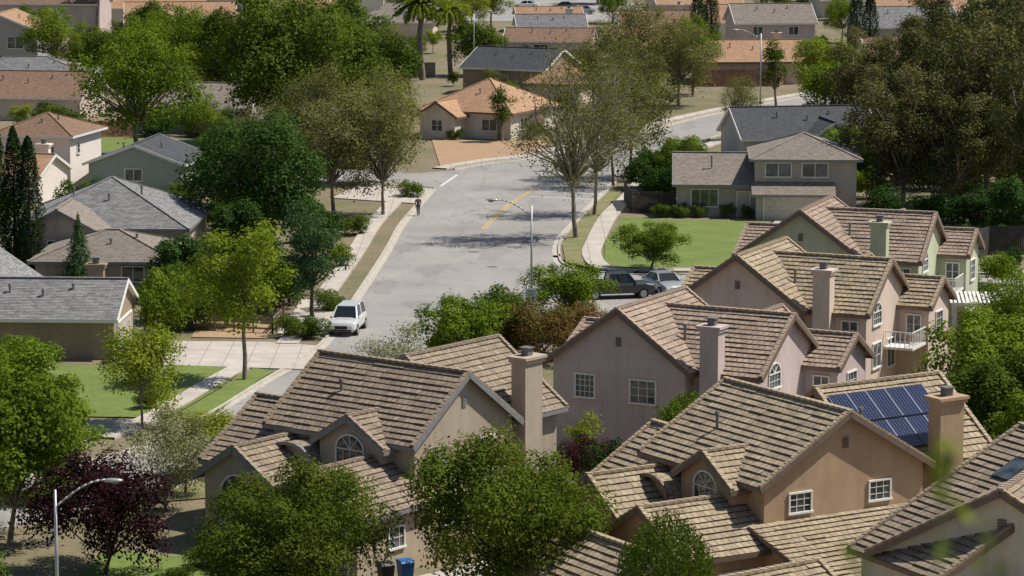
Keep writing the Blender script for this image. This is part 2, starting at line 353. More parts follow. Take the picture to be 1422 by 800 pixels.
# ------------------------------------------------------------------ near houses
def type_one(name,loc,alpha,wall,roof,W,solar=False,extra=False):
    h=House(name,loc,alpha,wall,roof,'trim_gr' if not solar else 'trim_br')
    L=8.7; R=2.6
    h.block(-L,0,0,W,5.4,R)
    h.block(-8.2,-.5,W-2.5,W+4.2,5.4,2.75,'y')
    h.block(-9.5,-5.3,-4,1,3.4,1.35,'y')
    h.block(-11.8,-8.75,-1.2,6.2,3.4,2.3)
    h.block(-5.1,-1.3,-.8,3,5.05,1.15,'y',oh=.35,rk=.3)
    h.block(-4.6,.8,-5,.5,2.9,1.55,'y')
    box(h.w,-7.6,-5.15,-1.3,0,0,3.9)
    n=10; bm=h.r; prev=None
    for i in range(n+1):
        a=math.pi*i/n; x=-6.37-1.35*math.cos(a); z=3.9+.85*math.sin(a)
        cur=(Vector((x,-1.6,z)),Vector((x,.2,z)))
        if prev:
            f=bm.faces.new([bm.verts.new(p) for p in(prev[0],cur[0],cur[1],prev[1])])
            for lp,uv in zip(f.loops,((i*.3,0),(i*.3+.3,0),(i*.3+.3,1.8),(i*.3,1.8))): lp[h.uv].uv=uv
            beam(h.t,prev[0],cur[0],.12,.16)
            h.w.faces.new([h.w.verts.new(p) for p in(Vector((prev[0].x,-1.31,3.9)),Vector((cur[0].x,-1.31,3.9)),Vector((cur[0].x,-1.31,cur[0].z)),Vector((prev[0].x,-1.31,prev[0].z)))])
        prev=cur
    h.window('-y',-1.31,-6.37,1.9,1.3,3.0,1,1,arch=.6)
    h.window('-y',-4,-7.4,1.75,2.1,1.5,3,1,arch=1.0)
    h.window('-y',-.8,-3.2,4.35,1.7,.75,4,1,arch=.7)
    h.window('-y',-5,-1.9,3.4,.5,.4,1,1)
    h.door('-y',-5,-1.9,4.4,2.15,garage=True)
    h.window('+x',0,W*.36,1.7,1.3,1.3,3,3); h.window('+x',0,W*.72,4.35,1.2,.9,3,3); h.window('+x',0,W*.22,4.3,1.2,.9,3,3)
    h.vent('+x',0,W/2,6.7)
    h.window('+x',.8,-2.3,1.4,1.1,1,3,2)
    h.chimney(-.25,W+1.5,8.1,.85,1.35)
    h.vents([(-6,1.8,7),(-2.5,W-1.6,7.2)])
    if extra:
        h.block(0.01,5.4,-.5,9,1.9,1.6,'y','shedR',oh=.4)
        h.block(-6,3.5,-9.8,-5.9,2.4,1.3)
    if solar:
        bm=bmesh.new(); fr=bmesh.new(); ln=bmesh.new()
        sl=math.atan2(2.75,3.85); c,sn=math.cos(sl),math.sin(sl)
        def S(u,v,d): return Vector((-4.35+v*c+d*sn, u, 8.25-v*sn+d*c))
        for r in range(2):
            for k in range(5):
                if r==1 and k==0: continue
                u0=W-2.6+k*1.10; v0=.7+r*1.85
                g=[S(u0,v0,.2),S(u0+1.04,v0,.2),S(u0+1.04,v0+1.72,.2),S(u0,v0+1.72,.2)]
                bm.faces.new([bm.verts.new(p) for p in g])
                for a,b in zip(g,g[1:]+g[:1]): beam(fr,a-Vector((0,0,.012)),b-Vector((0,0,.012)),.03,.05)
                for j in range(1,10): beam(ln,g[0].lerp(g[3],j/10)+Vector((0,0,.004)),g[1].lerp(g[2],j/10)+Vector((0,0,.004)),.01,.004)
                for j in range(1,6): beam(ln,g[0].lerp(g[1],j/6)+Vector((0,0,.004)),g[3].lerp(g[2],j/6)+Vector((0,0,.004)),.01,.004)
        obj_from_bm(bm,'solar_panels',M['solar'],h.e); obj_from_bm(fr,'solar_frames',M['solarline'],h.e); obj_from_bm(ln,'solar_grid',M['solarline'],h.e)
    return h.done()
type_one('stucco_house',(-4.5,139.9),38,'st_taupe','tile_brown',7.3)
type_one('stucco_house',(10.9,130.9),58,'st_tan','tile_tan',8.8,solar=True,extra=True)

def type_two(name,loc,alpha,wall,roof):
    h=House(name,loc,alpha,wall,roof,'trim_br')
    h.block(0,7.7,0,8,5.4,2.75,'y')
    h.block(3.8,11.5,1.0,8.6,5.3,2.45)
    h.block(9.6,13.4,7.0,11,5.0,1.2)
    h.block(-1.6,3.5,4.5,10.5,4.6,1.5)
    h.block(6,9.8,7,12,5.2,1.7,'y')
    h.window('-y',0,1.9,4.0,1.15,1.25,4,4); h.window('-y',0,5.3,3.95,1.5,1.25,3,3)
    h.vent('-y',0,3.85,6.5,.3,.5)
    h.chimney(9.0,.55,7.65,1.05,.85)
    h.window('+x',11.5,2.9,4.6,1.5,.8,4,2,arch=.55); h.window('+x',11.5,2.9,2.4,1.5,1.5,2,2)
    h.window('+x',11.5,5.6,2.2,1.4,1.7,2,1); h.window('+x',13.4,9,3.6,1.3,1.4,3,3)
    h.window('-y',1.0,10.5,4.1,1.0,1.1,2,2); h.window('-y',7.0,12.5,3.7,.9,1.2,2,2)
    h.vents([(6.5,2.6,6.9)])
    bm=bmesh.new(); box(bm,11.52,13.3,4.3,6.9,2.55,2.7)
    for i in range(9): beam(bm,(13.25,4.35+i*.31,2.7),(13.25,4.35+i*.31,3.6),.04,.04)
    beam(bm,(13.25,4.3,3.62),(13.25,6.9,3.62),.06,.05); beam(bm,(11.55,4.33,3.62),(13.2,4.33,3.62),.06,.05)
    for i in range(6): beam(bm,(11.6+i*.3,4.33,2.7),(11.6+i*.3,4.33,3.59),.04,.04)
    obj_from_bm(bm,'balcony',M['trim'],h.e)
    return h.done()
type_two('stucco_house',(2.2,162.3),28,'st_mauve','tile_pink')
type_two('stucco_house',(9.8,182.0),25,'st_beige','tile_tan')
type_two('stucco_house',(15.3,202.4),20,'st_sage','tile_pink')
h=House('stucco_house',(14.0,121.0),62,'st_cream','tile_brown')
h.block(0,5.5,0,16,5.0,4.0)
bm=bmesh.new(); beam(bm,(1.8,5.6,7.98),(2.9,5.6,7.98),1.3,.12,up=(0,-.447,.894)); obj_from_bm(bm,'skylight',M['glass'],h.e)
h.done()
h=House('stucco_house',(14.5,119.6),25,'st_cream','tile_brown')
h.block(0,10,0,9,5.2,2.75,'y',rk=.4); h.block(2.6,7.6,-2.4,.1,2.9,1.5,'y'); h.block(8,14,1.5,8,5.0,1.9)
h.window('-y',0,2,4.0,1.1,1.1,2,2); h.vent('-y',0,5,6.6,.35,.6); h.window('-y',-2.4,5.1,1.5,1.6,1.1,2,2)
h.window('-y',0,8.2,4.0,1.1,1.1,2,2)
h.done()
h=House('stucco_house',(8.6,114.4),-37,'st_tan','tile_tan')
h.block(0,6.6,0,6,2.6,1.7); h.window('-y',0,3,1.5,1.5,1.2,2,2); h.done()

# ------------------------------------------------------------------ left / far houses
def simple(name,loc,alpha,L,W,eave,rise,wall,roof,trim='trim_gr',axis='x',kind='gable',wins=(),doors=(),more=None):
    h=House(name,loc,alpha,wall,roof,trim,.17)
    h.block(0,L,0,W,eave,rise,axis,kind,oh=.5)
    for w in wins: h.window(*w)
    for d in doors: h.door(*d)
    if more: more(h)
    h.vents([(L*.3,W*.3,eave+rise*.75),(L*.7,W*.35,eave+rise*.75),(L*.52,W*.25,eave+rise*.6)])
    if random.random()<.4 and kind=='gable' and axis=='x': h.chimney(L*.8,W*.7,eave+rise+.8,1.0,.7,eave)
    return h.done()
W1=('-y',0,3,1.5,2,1.3,2,1); W2=('-y',0,8,1.5,1.8,1.2,2,1); W3=('-y',0,5,1.5,2,1.2,2,1)
def mG(h): h.block(-4,3,3,14,2.7,2.4,'y')
simple('garage_house',(-35,192.3),3,10,7.4,2.75,1.75,'st_olive','sh_grey','trim','x','gable',
   doors=[('+x',10,3.7,4.8,2.1,True)],more=mG)
def mL2(h):
    h.block(-3,3,8.9,15,3.3,1.6,'y'); h.window('-y',8.9,0,2.1,1.5,1.1,2,1)
simple('bungalow_house',(-34,218.5),2,9.8,8.8,2.5,1.5,'st_grge','sh_taupe','trim_gr','x','hip',
   wins=[('-y',0,7,1.5,1.6,1.1,2,1),('-y',0,3,1.5,1.6,1.1,2,1)],more=mL2)
simple('bungalow_house',(-37.5,231.5),2,12.8,13,3.2,2.9,'st_grge','sh_grey','trim_gr','x','hip')
simple('two_storey_house',(-47.3,282.5),13,7.2,8,5.0,1.5,'si_white','sh_brown','trim','x','hip',
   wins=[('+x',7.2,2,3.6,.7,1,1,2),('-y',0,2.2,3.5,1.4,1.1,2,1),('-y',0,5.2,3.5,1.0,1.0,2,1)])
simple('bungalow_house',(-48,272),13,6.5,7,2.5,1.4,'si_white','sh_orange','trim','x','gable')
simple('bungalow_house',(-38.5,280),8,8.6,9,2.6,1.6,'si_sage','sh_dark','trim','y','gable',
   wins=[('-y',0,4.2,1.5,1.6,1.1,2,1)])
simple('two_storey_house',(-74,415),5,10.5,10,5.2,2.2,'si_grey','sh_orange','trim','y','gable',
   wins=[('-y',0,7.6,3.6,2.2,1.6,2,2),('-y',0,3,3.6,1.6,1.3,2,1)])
simple('bungalow_house',(-66,365),-8,17,12,2.7,2.2,'st_grge','sh_grey','trim','x','hip',wins=[W2])
simple('bungalow_house',(-62,346),8,14,11,2.7,2.3,'st_beige','sh_brown','trim','x','gable',wins=[('-y',0,4,1.5,1.8,1.2,2,1),('-y',0,10,1.5,1.8,1.2,2,1)])
simple('bungalow_house',(-40,331),5,12,9,2.8,2.2,'si_grey','sh_taupe','trim','x','gable',
   wins=[('-y',0,4,1.5,2.2,1.4,3,2),('-y',0,9.2,1.5,2.2,1.4,3,2)])
simple('bungalow_house',(-57,458),-6,16,10,3.4,2.6,'st_beige','sh_orange','trim','x','gable',wins=[W1,W2])
simple('bungalow_house',(-40,440),6,13,10,3.4,2.2,'st_olive','sh_brown','trim','x','hip',wins=[W3])
simple('bungalow_house',(-80,480),6,16,10,5,2.4,'st_mauve','sh_brown','trim','x','gable')
simple('bungalow_house',(-66,500),-3,16,10,3,2.4,'st_cream','sh_orange','trim','x','gable')
simple('bungalow_house',(-42,490),3,14,10,3.5,2.4,'st_beige','sh_orange','trim','x','hip',wins=[W1])
simple('bungalow_house',(-24,470),3,12,10,2.8,2.4,'st_beige','sh_taupe','trim','x','hip',wins=[W1])
simple('bungalow_house',(-60,535),0,16,10,3,2.4,'st_cream','sh_grey','trim','x','gable')
simple('bungalow_house',(-38,530),0,16,10,3,2.4,'st_cream','sh_orange','trim','x','gable')
def mO(h):
    h.block(1,5.2,-2.5,3,2.6,1.3,'y'); h.window('-y',-2.5,3.1,1.45,1.3,1.2,2,2)
simple('bungalow_house',(-9.5,328.5),27,10.5,11,3.0,2.8,'st_cream','sh_orange','trim_br','x','hip',
   wins=[W2,('+x',10.5,3,1.5,1.8,1.2,2,1)],more=mO)
simple('bungalow_house',(-6,378),25,11,10,3.4,2.0,'st_olive','sh_dark','trim','x','gable',wins=[('-y',0,5,1.9,2,1.2,2,1),('+x',11,4,2,2,1.2,2,1)])
simple('bungalow_house',(2,362),20,6,7,2.9,1.9,'st_beige','sh_orange','trim_br','x','hip')
simple('bungalow_house',(-1,432),5,12,9,2.6,1.4,'st_mauve','sh_brown','trim','x','gable',wins=[W3])
simple('bungalow_house',(1,458),-4,10,9,2.6,1.6,'st_cream','sh_grey','trim','x','gable',wins=[W3])
simple('bungalow_house',(1,483),-4,10,9,2.6,1.2,'st_cream','sh_orange','trim','x','gable',wins=[W3])
def mR1(h):
    h.block(6,11,-2.5,4,2.7,1.6,'y'); h.window('-y',-2.5,8.5,1.5,1.6,1.1,2,1)
simple('bungalow_house',(22.5,300),-10,13.5,9,2.8,2.4,'si_grey','sh_dark','trim','x','gable',
   wins=[('-y',0,3,1.5,1.6,1.1,2,1),('+x',13.5,4,1.5,1.8,1.2,2,1)],more=mR1)
h=House('two_storey_house',(14.0,261.8),3,'st_grge','sh_taupe','trim_gr',.17)
h.block(0,6.6,0,9,2.9,2.0,'x','gable',oh=.5)
h.block(6.62,15.2,-.6,8.5,5.1,1.6,'x','hip',oh=.5)
h.block(6.7,13.0,-2.6,-.62,2.3,.7,'x','shedL',oh=.4)
h.window('-y',0,2.4,1.6,2.3,1.5,3,1); h.window('-y',-.6,8.6,4.1,2.2,1.2,2,1); h.window('-y',-.6,11.7,4.1,2.2,1.2,2,1)
h.door('-y',0,5.7,1.0,2.1); h.door('-y',-2.6,9.6,4.4,2.0,garage=True)
h.vents([(3,2,4.6)]); h.done()
simple('bungalow_house',(24,391),-3,13,10,3.0,2.2,'st_beige','sh_orange','trim_br','x','gable',wins=[W2])
simple('two_storey_house',(31,428),-6,11,9,5.4,2.2,'st_mauve','sh_taupe','trim','x','gable',wins=[('-y',0,3,4.2,1.4,1.2,2,1),('-y',0,8,4.2,1.4,1.2,2,1),('+x',11,4,4.2,1.4,1.2,2,1)])
simple('bungalow_house',(50,440),-8,14,10,4,2.4,'si_grey','sh_grey','trim','x','gable',wins=[W3])
simple('bungalow_house',(56,475),-4,14,10,4,2.2,'st_beige','sh_orange','trim','x','gable',wins=[W3])
simple('bungalow_house',(30,465),0,15,10,3,2.2,'st_cream','sh_orange','trim','x','gable',wins=[W3])
simple('bungalow_house',(16,455),0,11,9,3,2.0,'st_cream','sh_brown','trim','x','gable',wins=[W3])
simple('bungalow_house',(14,415),-6,11,9,3,2.0,'st_beige','sh_orange','trim','x','gable',wins=[W3])
simple('bungalow_house',(46,395),-8,14,10,3,2.2,'st_beige','sh_brown','trim','x','gable',wins=[W3])
simple('bungalow_house',(24,510),-8,14,10,3,2.2,'st_beige','sh_orange','trim','x','gable',wins=[W3])
simple('bungalow_house',(52,520),-8,14,10,3,2.2,'st_cream','sh_grey','trim','x','gable',wins=[W3])
simple('bungalow_house',(72,430),-8,14,10,3,2.2,'st_cream','sh_orange','trim','x','gable',wins=[W3])

# ------------------------------------------------------------------ ground
def smooth_pl(pts,n=8):
    P=[Vector((*p,0)) for p in pts]; P=[P[0]*2-P[1]]+P+[P[-1]*2-P[-2]]
    out=[]
    for i in range(1,len(P)-2):
        for k in range(n):
            t=k/n; a,b,c,d=P[i-1:i+3]
            out.append(.5*((2*b)+(c-a)*t+(2*a-5*b+4*c-d)*t*t+(3*b-a-3*c+d)*t**3))
    out.append(P[-2]); return out
def sheet(name,pts,z,mat,thick=0):
    bm=bmesh.new(); vs=[bm.verts.new((x,y,z)) for x,y in pts]; f=bm.faces.new(vs)
    if thick:
        r=bmesh.ops.extrude_face_region(bm,geom=[f])
        for v in [g for g in r['geom'] if isinstance(g,bmesh.types.BMVert)]: v.co.z-=thick
    bmesh.ops.triangulate(bm,faces=[f for f in bm.faces if len(f.verts)>4])
    return obj_from_bm(bm,name,mat)
def resample(pl,n):
    d=[0]
    for a,b in zip(pl[:-1],pl[1:]): d.append(d[-1]+(b-a).length)
    out=[];j=0
    for i in range(n):
        t=d[-1]*i/(n-1)
        while j<len(d)-2 and d[j+1]<t: j+=1
        k=(t-d[j])/max(1e-6,d[j+1]-d[j]); out.append(pl[j].lerp(pl[j+1],k))
    return out
def strip(bm,pl,o0,o1,z0,z1,mi=0):
    rows=[]
    for i,p in enumerate(pl):
        a=pl[max(0,i-1)];b=pl[min(len(pl)-1,i+1)]; t=(b-a).normalized(); nrm=Vector((-t.y,t.x,0))
        rows.append([p+nrm*o0+Vector((0,0,z0)),p+nrm*o0+Vector((0,0,z1)),p+nrm*o1+Vector((0,0,z1)),p+nrm*o1+Vector((0,0,z0))])
    V=[[bm.verts.new(q) for q in r] for r in rows]
    for a,b in zip(V[:-1],V[1:]):
        for k in range(3): bm.faces.new((a[k],a[k+1],b[k+1],b[k])).material_index=mi
bm=bmesh.new()
xs=[-3000,-400,-120,-60,-30,0,30,60,120,400,3000]
ys=[-400,-60,-10]+list(range(0,111,10))+[140,200,400,700,1200,3500]
def gz(y):
    if y>=105: return 0
    if y<-10: return 31.5
    y=max(y,0); return 31*(1-y/105)**1.6+.5*(1-y/105)
G=[[bm.verts.new((x,y,gz(y))) for x in xs] for y in ys]
for j in range(len(ys)-1):
    for i in range(len(xs)-1): bm.faces.new((G[j][i],G[j][i+1],G[j+1][i+1],G[j+1][i]))
obj_from_bm(bm,'ground',M['ground'])

Lk=smooth_pl([(-60,146),(-38,149),(-29,153),(-22.5,160),(-18.2,170),(-15,184),(-12.3,197),(-10.9,220),(-9.9,240),(-9.3,255.5),(-8.2,270),(-7.2,282),(-6.3,294),(-2.2,302),(2.1,307),(8.9,320),(14.8,334),(22.9,352),(34,372),(46,390)])
Rk=smooth_pl([(-60,134),(-36,138),(-27,143),(-20,150),(-14,160),(-9.8,171),(-7,181),(-4.8,190),(-.3,202),(2.0,209),(3.2,218),(3.7,230),(3.7,244),(5.4,258),(8.4,278),(11,294),(16,312),(22,328),(29.8,347),(40,363),(53,380)])
def zipmesh(name,A,B,z,mat,n=90):
    A=resample(A,n);B=resample(B,n); bm=bmesh.new()
    for a in A:a.z=z
    for a in B:a.z=z
    va=[bm.verts.new(a) for a in A]; vb=[bm.verts.new(b) for b in B]
    for i in range(n-1): bm.faces.new((va[i],vb[i],vb[i+1],va[i+1]))
    return obj_from_bm(bm,name,mat)
zipmesh('road',Lk,Rk,.02,M['asphalt'])
sheet('side_road',[(1.0,207),(6,207.5),(14,208),(60,206),(60,225),(14,227.5),(8,227.6),(5.4,229),(4.2,231.5),(3.4,236),(1.5,236)],.026,M['asphalt'])
sheet('side_road',[(-5.5,282),(-9,283),(-40,296),(-40,306),(-9,293.5),(-4,297)],.026,M['asphalt'])
sheet('parking_lot',[(-30,512),(22,512),(22,700),(-30,700)],.02,M['asphalt'])
sheet('side_road',[(46,385),(55,378),(90,430),(90,445)],.024,M['asphalt'])
def sub(pl,y0,y1): return [p for p in pl if y0<=p.y<=y1]
bm=bmesh.new()
Lp=sub(Lk,0,281.5); Lq=[p for p in Lk if p.y>295.5]
RkA=[p for p in Rk if p.y<206.5 ]; RkB=[p for p in Rk if p.y>236.5]
kerbs=[(Lp,1),(Lq,1),(RkA,-1),(RkB,-1),
 (smooth_pl([(-.2,203),(1.2,206.5),(5,207.6),(14,207.9),(60,206)]),-1),
 (smooth_pl([(3.55,238),(3.8,233.5),(5.2,230),(8.5,227.8),(14,227.4),(60,225)]),1)]
for pl,sg in kerbs:
    strip(bm,pl,0,.18*sg,.0,.15)
    strip(bm,pl,-.02*sg,-.45*sg,.028,.034)
obj_from_bm(bm,'kerb',M['kerb'])
bm=bmesh.new()
strip(bm,sub(Lk,196,281),1.6,3.0,0,.13)
strip(bm,sub(Lk,165,190),2.3,3.6,0,.13)
strip(bm,Lq,.9,2.4,0,.13)
strip(bm,smooth_pl([(9.5,229.3),(6.9,231.5),(6.2,238),(6.6,245),(8.3,262),(10.6,276),(13.4,296)]),-.75,.75,0,.13)
strip(bm,sub(Rk,300,372),-2.6,-1.2,0,.13)
strip(bm,smooth_pl([(9.5,229.3),(20,228.9),(60,226.7)]),.0,1.5,0,.128)
obj_from_bm(bm,'sidewalk',M['conc'])
sheet('driveway',[(-24.6,190),(-12.9,188),(-12.5,196.5),(-16,198),(-24.6,198.5)],.09,M['conc'],.08)
sheet('driveway',[(-12.1,201),(-11.2,213),(-14.8,216),(-15.5,201)],.095,M['conc'],.08)
sheet('driveway',[(16.4,231),(20,231),(27.3,258.4),(22.2,258.6)],.095,M['conc'],.08)
sheet('driveway',[(-8.4,270),(-7.6,281),(-14,284),(-16,274)],.095,M['conc'],.08)
sheet('driveway',[(13,297),(17,311),(24,309),(22,298)],.095,M['conc'],.08)
sheet('lawn',[(-34,176),(-25,173),(-19.5,172.5),(-17.6,181),(-16.3,189.2),(-24.6,189.4),(-34,189.6)],.075,M['lawn'])
sheet('gravel_bed',[(-33,164),(-24.5,163.5),(-20.5,171.5),(-25,172.5),(-34,175)],.07,M['gravel'])
sheet('lawn',[(-17.1,172.5),(-15.4,184),(-14.6,187.5),(-16,188.5),(-17.5,181),(-19.3,172)],.078,M['lawn'])
sheet('lawn',[(7.0,232.5),(12,229.5),(16.2,231.2),(21.9,258.5),(14.2,258.6),(9.4,260.5),(7.4,245)],.075,M['lawn'])
sheet('lawn',[(4.1,234),(5.6,232),(5.4,238),(5.7,245),(7.4,262),(9.6,276),(10.7,288),(8.7,278),(5.7,258),(4.0,244)],.078,M['lawn2'])
sheet('lawn',[(-46,298),(-34,297),(-32,322),(-46,328)],.07,M['lawn'])
sheet('lawn',[(24,332),(34,348),(46,362),(60,350),(40,325)],.07,M['lawn2'])
sheet('lawn',[(20.5,231.3),(27.5,258),(46,258),(46,229)],.05,M['lawn2'])
sheet('lawn',[(-20,150),(-14.8,152),(-11,160),(-14.6,158)],.07,M['lawn2'])
sheet('lawn',[(-20,128),(-10,128),(-8,136),(-19,141)],.07,M['lawn'])
sheet('mulch_bed',[(-7,299.5),(-2,306),(3,311.5),(4,324),(-2.5,322),(-8.5,325)],.07,M['mulch'])
sheet('mulch_bed',[(-21,200),(-16,199.5),(-15.6,214),(-21,216)],.06,M['mulch'])
sheet('driveway',[(-7,116),(9,116),(8,134),(0,140),(-6,134)],.05,M['conc'])
bm=bmesh.new()
cl=smooth_pl([(-2.4,253),(-1.3,262),(.2,272),(2.2,282)])
strip(bm,cl,.08,.2,.03,.038); strip(bm,cl,-.08,-.2,.03,.038)
obj_from_bm(bm,'centre_line_marking',M['yellow'])
bm=bmesh.new()
for a,b in (((2.4,279.5),(8.2,277)),((1.6,275.3),(7.4,273)),((-6.6,283),(-5.2,292)),((4.5,225),(4.8,211))): beam(bm,(*a,.034),(*b,.034),.3,.006)
obj_from_bm(bm,'crosswalk_marking',M['white'])
bm=bmesh.new()
for x,y in((-3,240),(-1.5,232),(-6,214)): cyl(bm,(x,y,.022),(x,y,.03),.42,.42,16)
obj_from_bm(bm,'manhole_cover',M['chcap'])

# ------------------------------------------------------------------ fences
def fence(name,pts,h,mat,rail=False):
    bm=bmesh.new()
    for (x0,y0),(x1,y1) in zip(pts[:-1],pts[1:]):
        a=Vector((x0,y0,0));b=Vector((x1,y1,0));L=(b-a).length;d=(b-a)/L
        if rail:
            k=int(L/1.8)+1
            for i in range(k+1): beam(bm,a+d*L*i/k,a+d*L*i/k+Vector((0,0,h)),.12,.12)
            for z in(.35,.75,h-.08): beam(bm,a+Vector((0,0,z)),b+Vector((0,0,z)),.05,.12)
        else:
            k=max(2,int(L/.16))
            for i in range(k):
                p=a+d*(i+.5)*L/k; hh=h+random.uniform(-.03,.03)
                beam(bm,p,p+Vector((0,0,hh)),.145,.025,up=Vector((-d.y,d.x,0)))
            for z in(.4,h-.3): beam(bm,a+Vector((-d.y*.04,d.x*.04,z)),b+Vector((-d.y*.04,d.x*.04,z)),.04,.09)
    return obj_from_bm(bm,name,mat)
fence('wood_fence',[(9.9,272),(10.2,264.5),(14,262.6)],1.9,M['wooddk'])
fence('wood_fence',[(-1.5,324),(2.8,328.5),(5,336)],2.2,M['woodbr'])
fence('wood_fence',[(22.5,388),(33.5,388.5),(36,396)],2.2,M['wood'])
fence('wood_fence',[(3.2,157.5),(7.5,153.5)],1.9,M['wood'])
fence('wood_fence',[(33,232),(37,238),(46,239)],2.3,M['wooddk'])
fence('rail_fence',[(-21,203),(-15.8,201.5),(-15.4,206)],1.1,M['woodbr'],True)
fence('wood_fence',[(-24,219),(-17.5,222),(-14.5,221)],1.8,M['woodbr'])
fence('wood_fence',[(-30,302),(-20,300),(-14,297)],1.8,M['woodbr'])
fence('wood_fence',[(29,200),(33,172),(30,160)],2.0,M['woodbr'])
fence('wood_fence',[(-52,322),(-40,328)],1.8,M['wood'])
fence('wood_fence',[(-30,400),(-10,404)],1.8,M['woodbr'])
fence('wood_fence',[(-50,395),(-36,392)],1.8,M['wood'])
fence('wood_fence',[(40,420),(58,424)],1.8,M['woodbr'])
fence('wood_fence',[(-2,424),(12,426)],1.8,M['woodbr'])
fence('wood_fence',[(12,408),(26,410)],1.8,M['wood'])
fence('wood_fence',[(-62,446),(-44,448)],1.8,M['wood'])

# ------------------------------------------------------------------ street furniture
def lamp(name,loc,h,arm,ang):
    e=empty(name,(*loc,0),ang)
    bm=bmesh.new(); cyl(bm,(0,0,0),(0,0,.3),.2,.18,10); cyl(bm,(0,0,.3),(0,0,h),.10,.055,10)
    n=8;prev=Vector((0,0,h-.7))
    for i in range(1,n+1):
        t=i/n; p=Vector((arm*t,0,h-.7+1.1*math.sin(t*math.pi/2)))
        cyl(bm,prev,p,.045,.045,6); prev=p
    obj_from_bm(bm,'pole',M['steel'],e,True)
    bm=bmesh.new()
    bmesh.ops.create_uvsphere(bm,u_segments=12,v_segments=8,radius=1,matrix=Matrix.Translation((arm+.3,0,h+.38))@Matrix.Diagonal((.42,.16,.09,1)))
    obj_from_bm(bm,'lamp_head',M['steel'],e,True)
    bm=bmesh.new(); bmesh.ops.create_uvsphere(bm,u_segments=10,v_segments=6,radius=1,matrix=Matrix.Translation((arm+.4,0,h+.31))@Matrix.Diagonal((.2,.12,.08,1)))
    obj_from_bm(bm,'lens',M['glass'],e,True)
    return e
lamp('street_lamp',(1.3,204.2),8.2,2.3,math.pi)
lamp('street_lamp',(-18.1,120),7.5,2.0,0)
lamp('street_lamp',(27.2,338.5),10.2,2.6,math.pi)
lamp('street_lamp',(-4.8,390),9,1.6,0)
def signpost(loc):
    e=empty('speed_limit_sign',(*loc,0),0)
    bm=bmesh.new(); cyl(bm,(0,.03,0),(0,.03,3.0),.03,.03,6); obj_from_bm(bm,'post',M['steel'],e)
    bm=bmesh.new(); box(bm,-.36,.36,-.02,0,2.05,3.0); obj_from_bm(bm,'plate',M['trim'],e)
    for t,z,s in(('SPEED',2.77,.18),('LIMIT',2.57,.18),('25',2.12,.5)):
        c=bpy.data.curves.new('sign_text','FONT'); c.body=t; c.size=s; c.align_x='CENTER'
        o=bpy.data.objects.new('sign_text',c); o.location=(0,-.026,z); o.rotation_euler=(math.pi/2,0,0); COL.objects.link(o); o.parent=e; c.materials.append(M['black'])
signpost((1.25,201.6))
def bin_(loc,mat):
    e=empty('wheelie_bin',(*loc,.05),.4)
    bm=bmesh.new()
    lo=[(-.24,-.26),(.24,-.26),(.24,.26),(-.24,.26)];hi=[(-.31,-.36),(.31,-.36),(.31,.36),(-.31,.36)]
    a=[bm.verts.new((x,y,.08)) for x,y in lo];b=[bm.verts.new((x,y,1.0)) for x,y in hi]
    bm.faces.new(a)
    for i in range(4): bm.faces.new((a[i],a[(i+1)%4],b[(i+1)%4],b[i]))
    c=[bm.verts.new((x*1.06,y*1.06,1.0)) for x,y in hi]; d=[bm.verts.new((x*1.0,y*.8,1.1)) for x,y in hi]
    bm.faces.new(c);bm.faces.new(d)
    for i in range(4): bm.faces.new((c[i],c[(i+1)%4],d[(i+1)%4],d[i]))
    beam(bm,(-.28,.4,1.0),(.28,.4,1.0),.05,.05)
    obj_from_bm(bm,'body',mat,e)
    bm=bmesh.new()
    for x in(-.3,.3): cyl(bm,(x-.03,.27,.12),(x+.03,.27,.12),.12,.12,12)
    obj_from_bm(bm,'wheels',M['black'],e)
bin_((-4.75,134.4),M['bluebin']); bin_((-5.6,133.9),M['darkbin'])

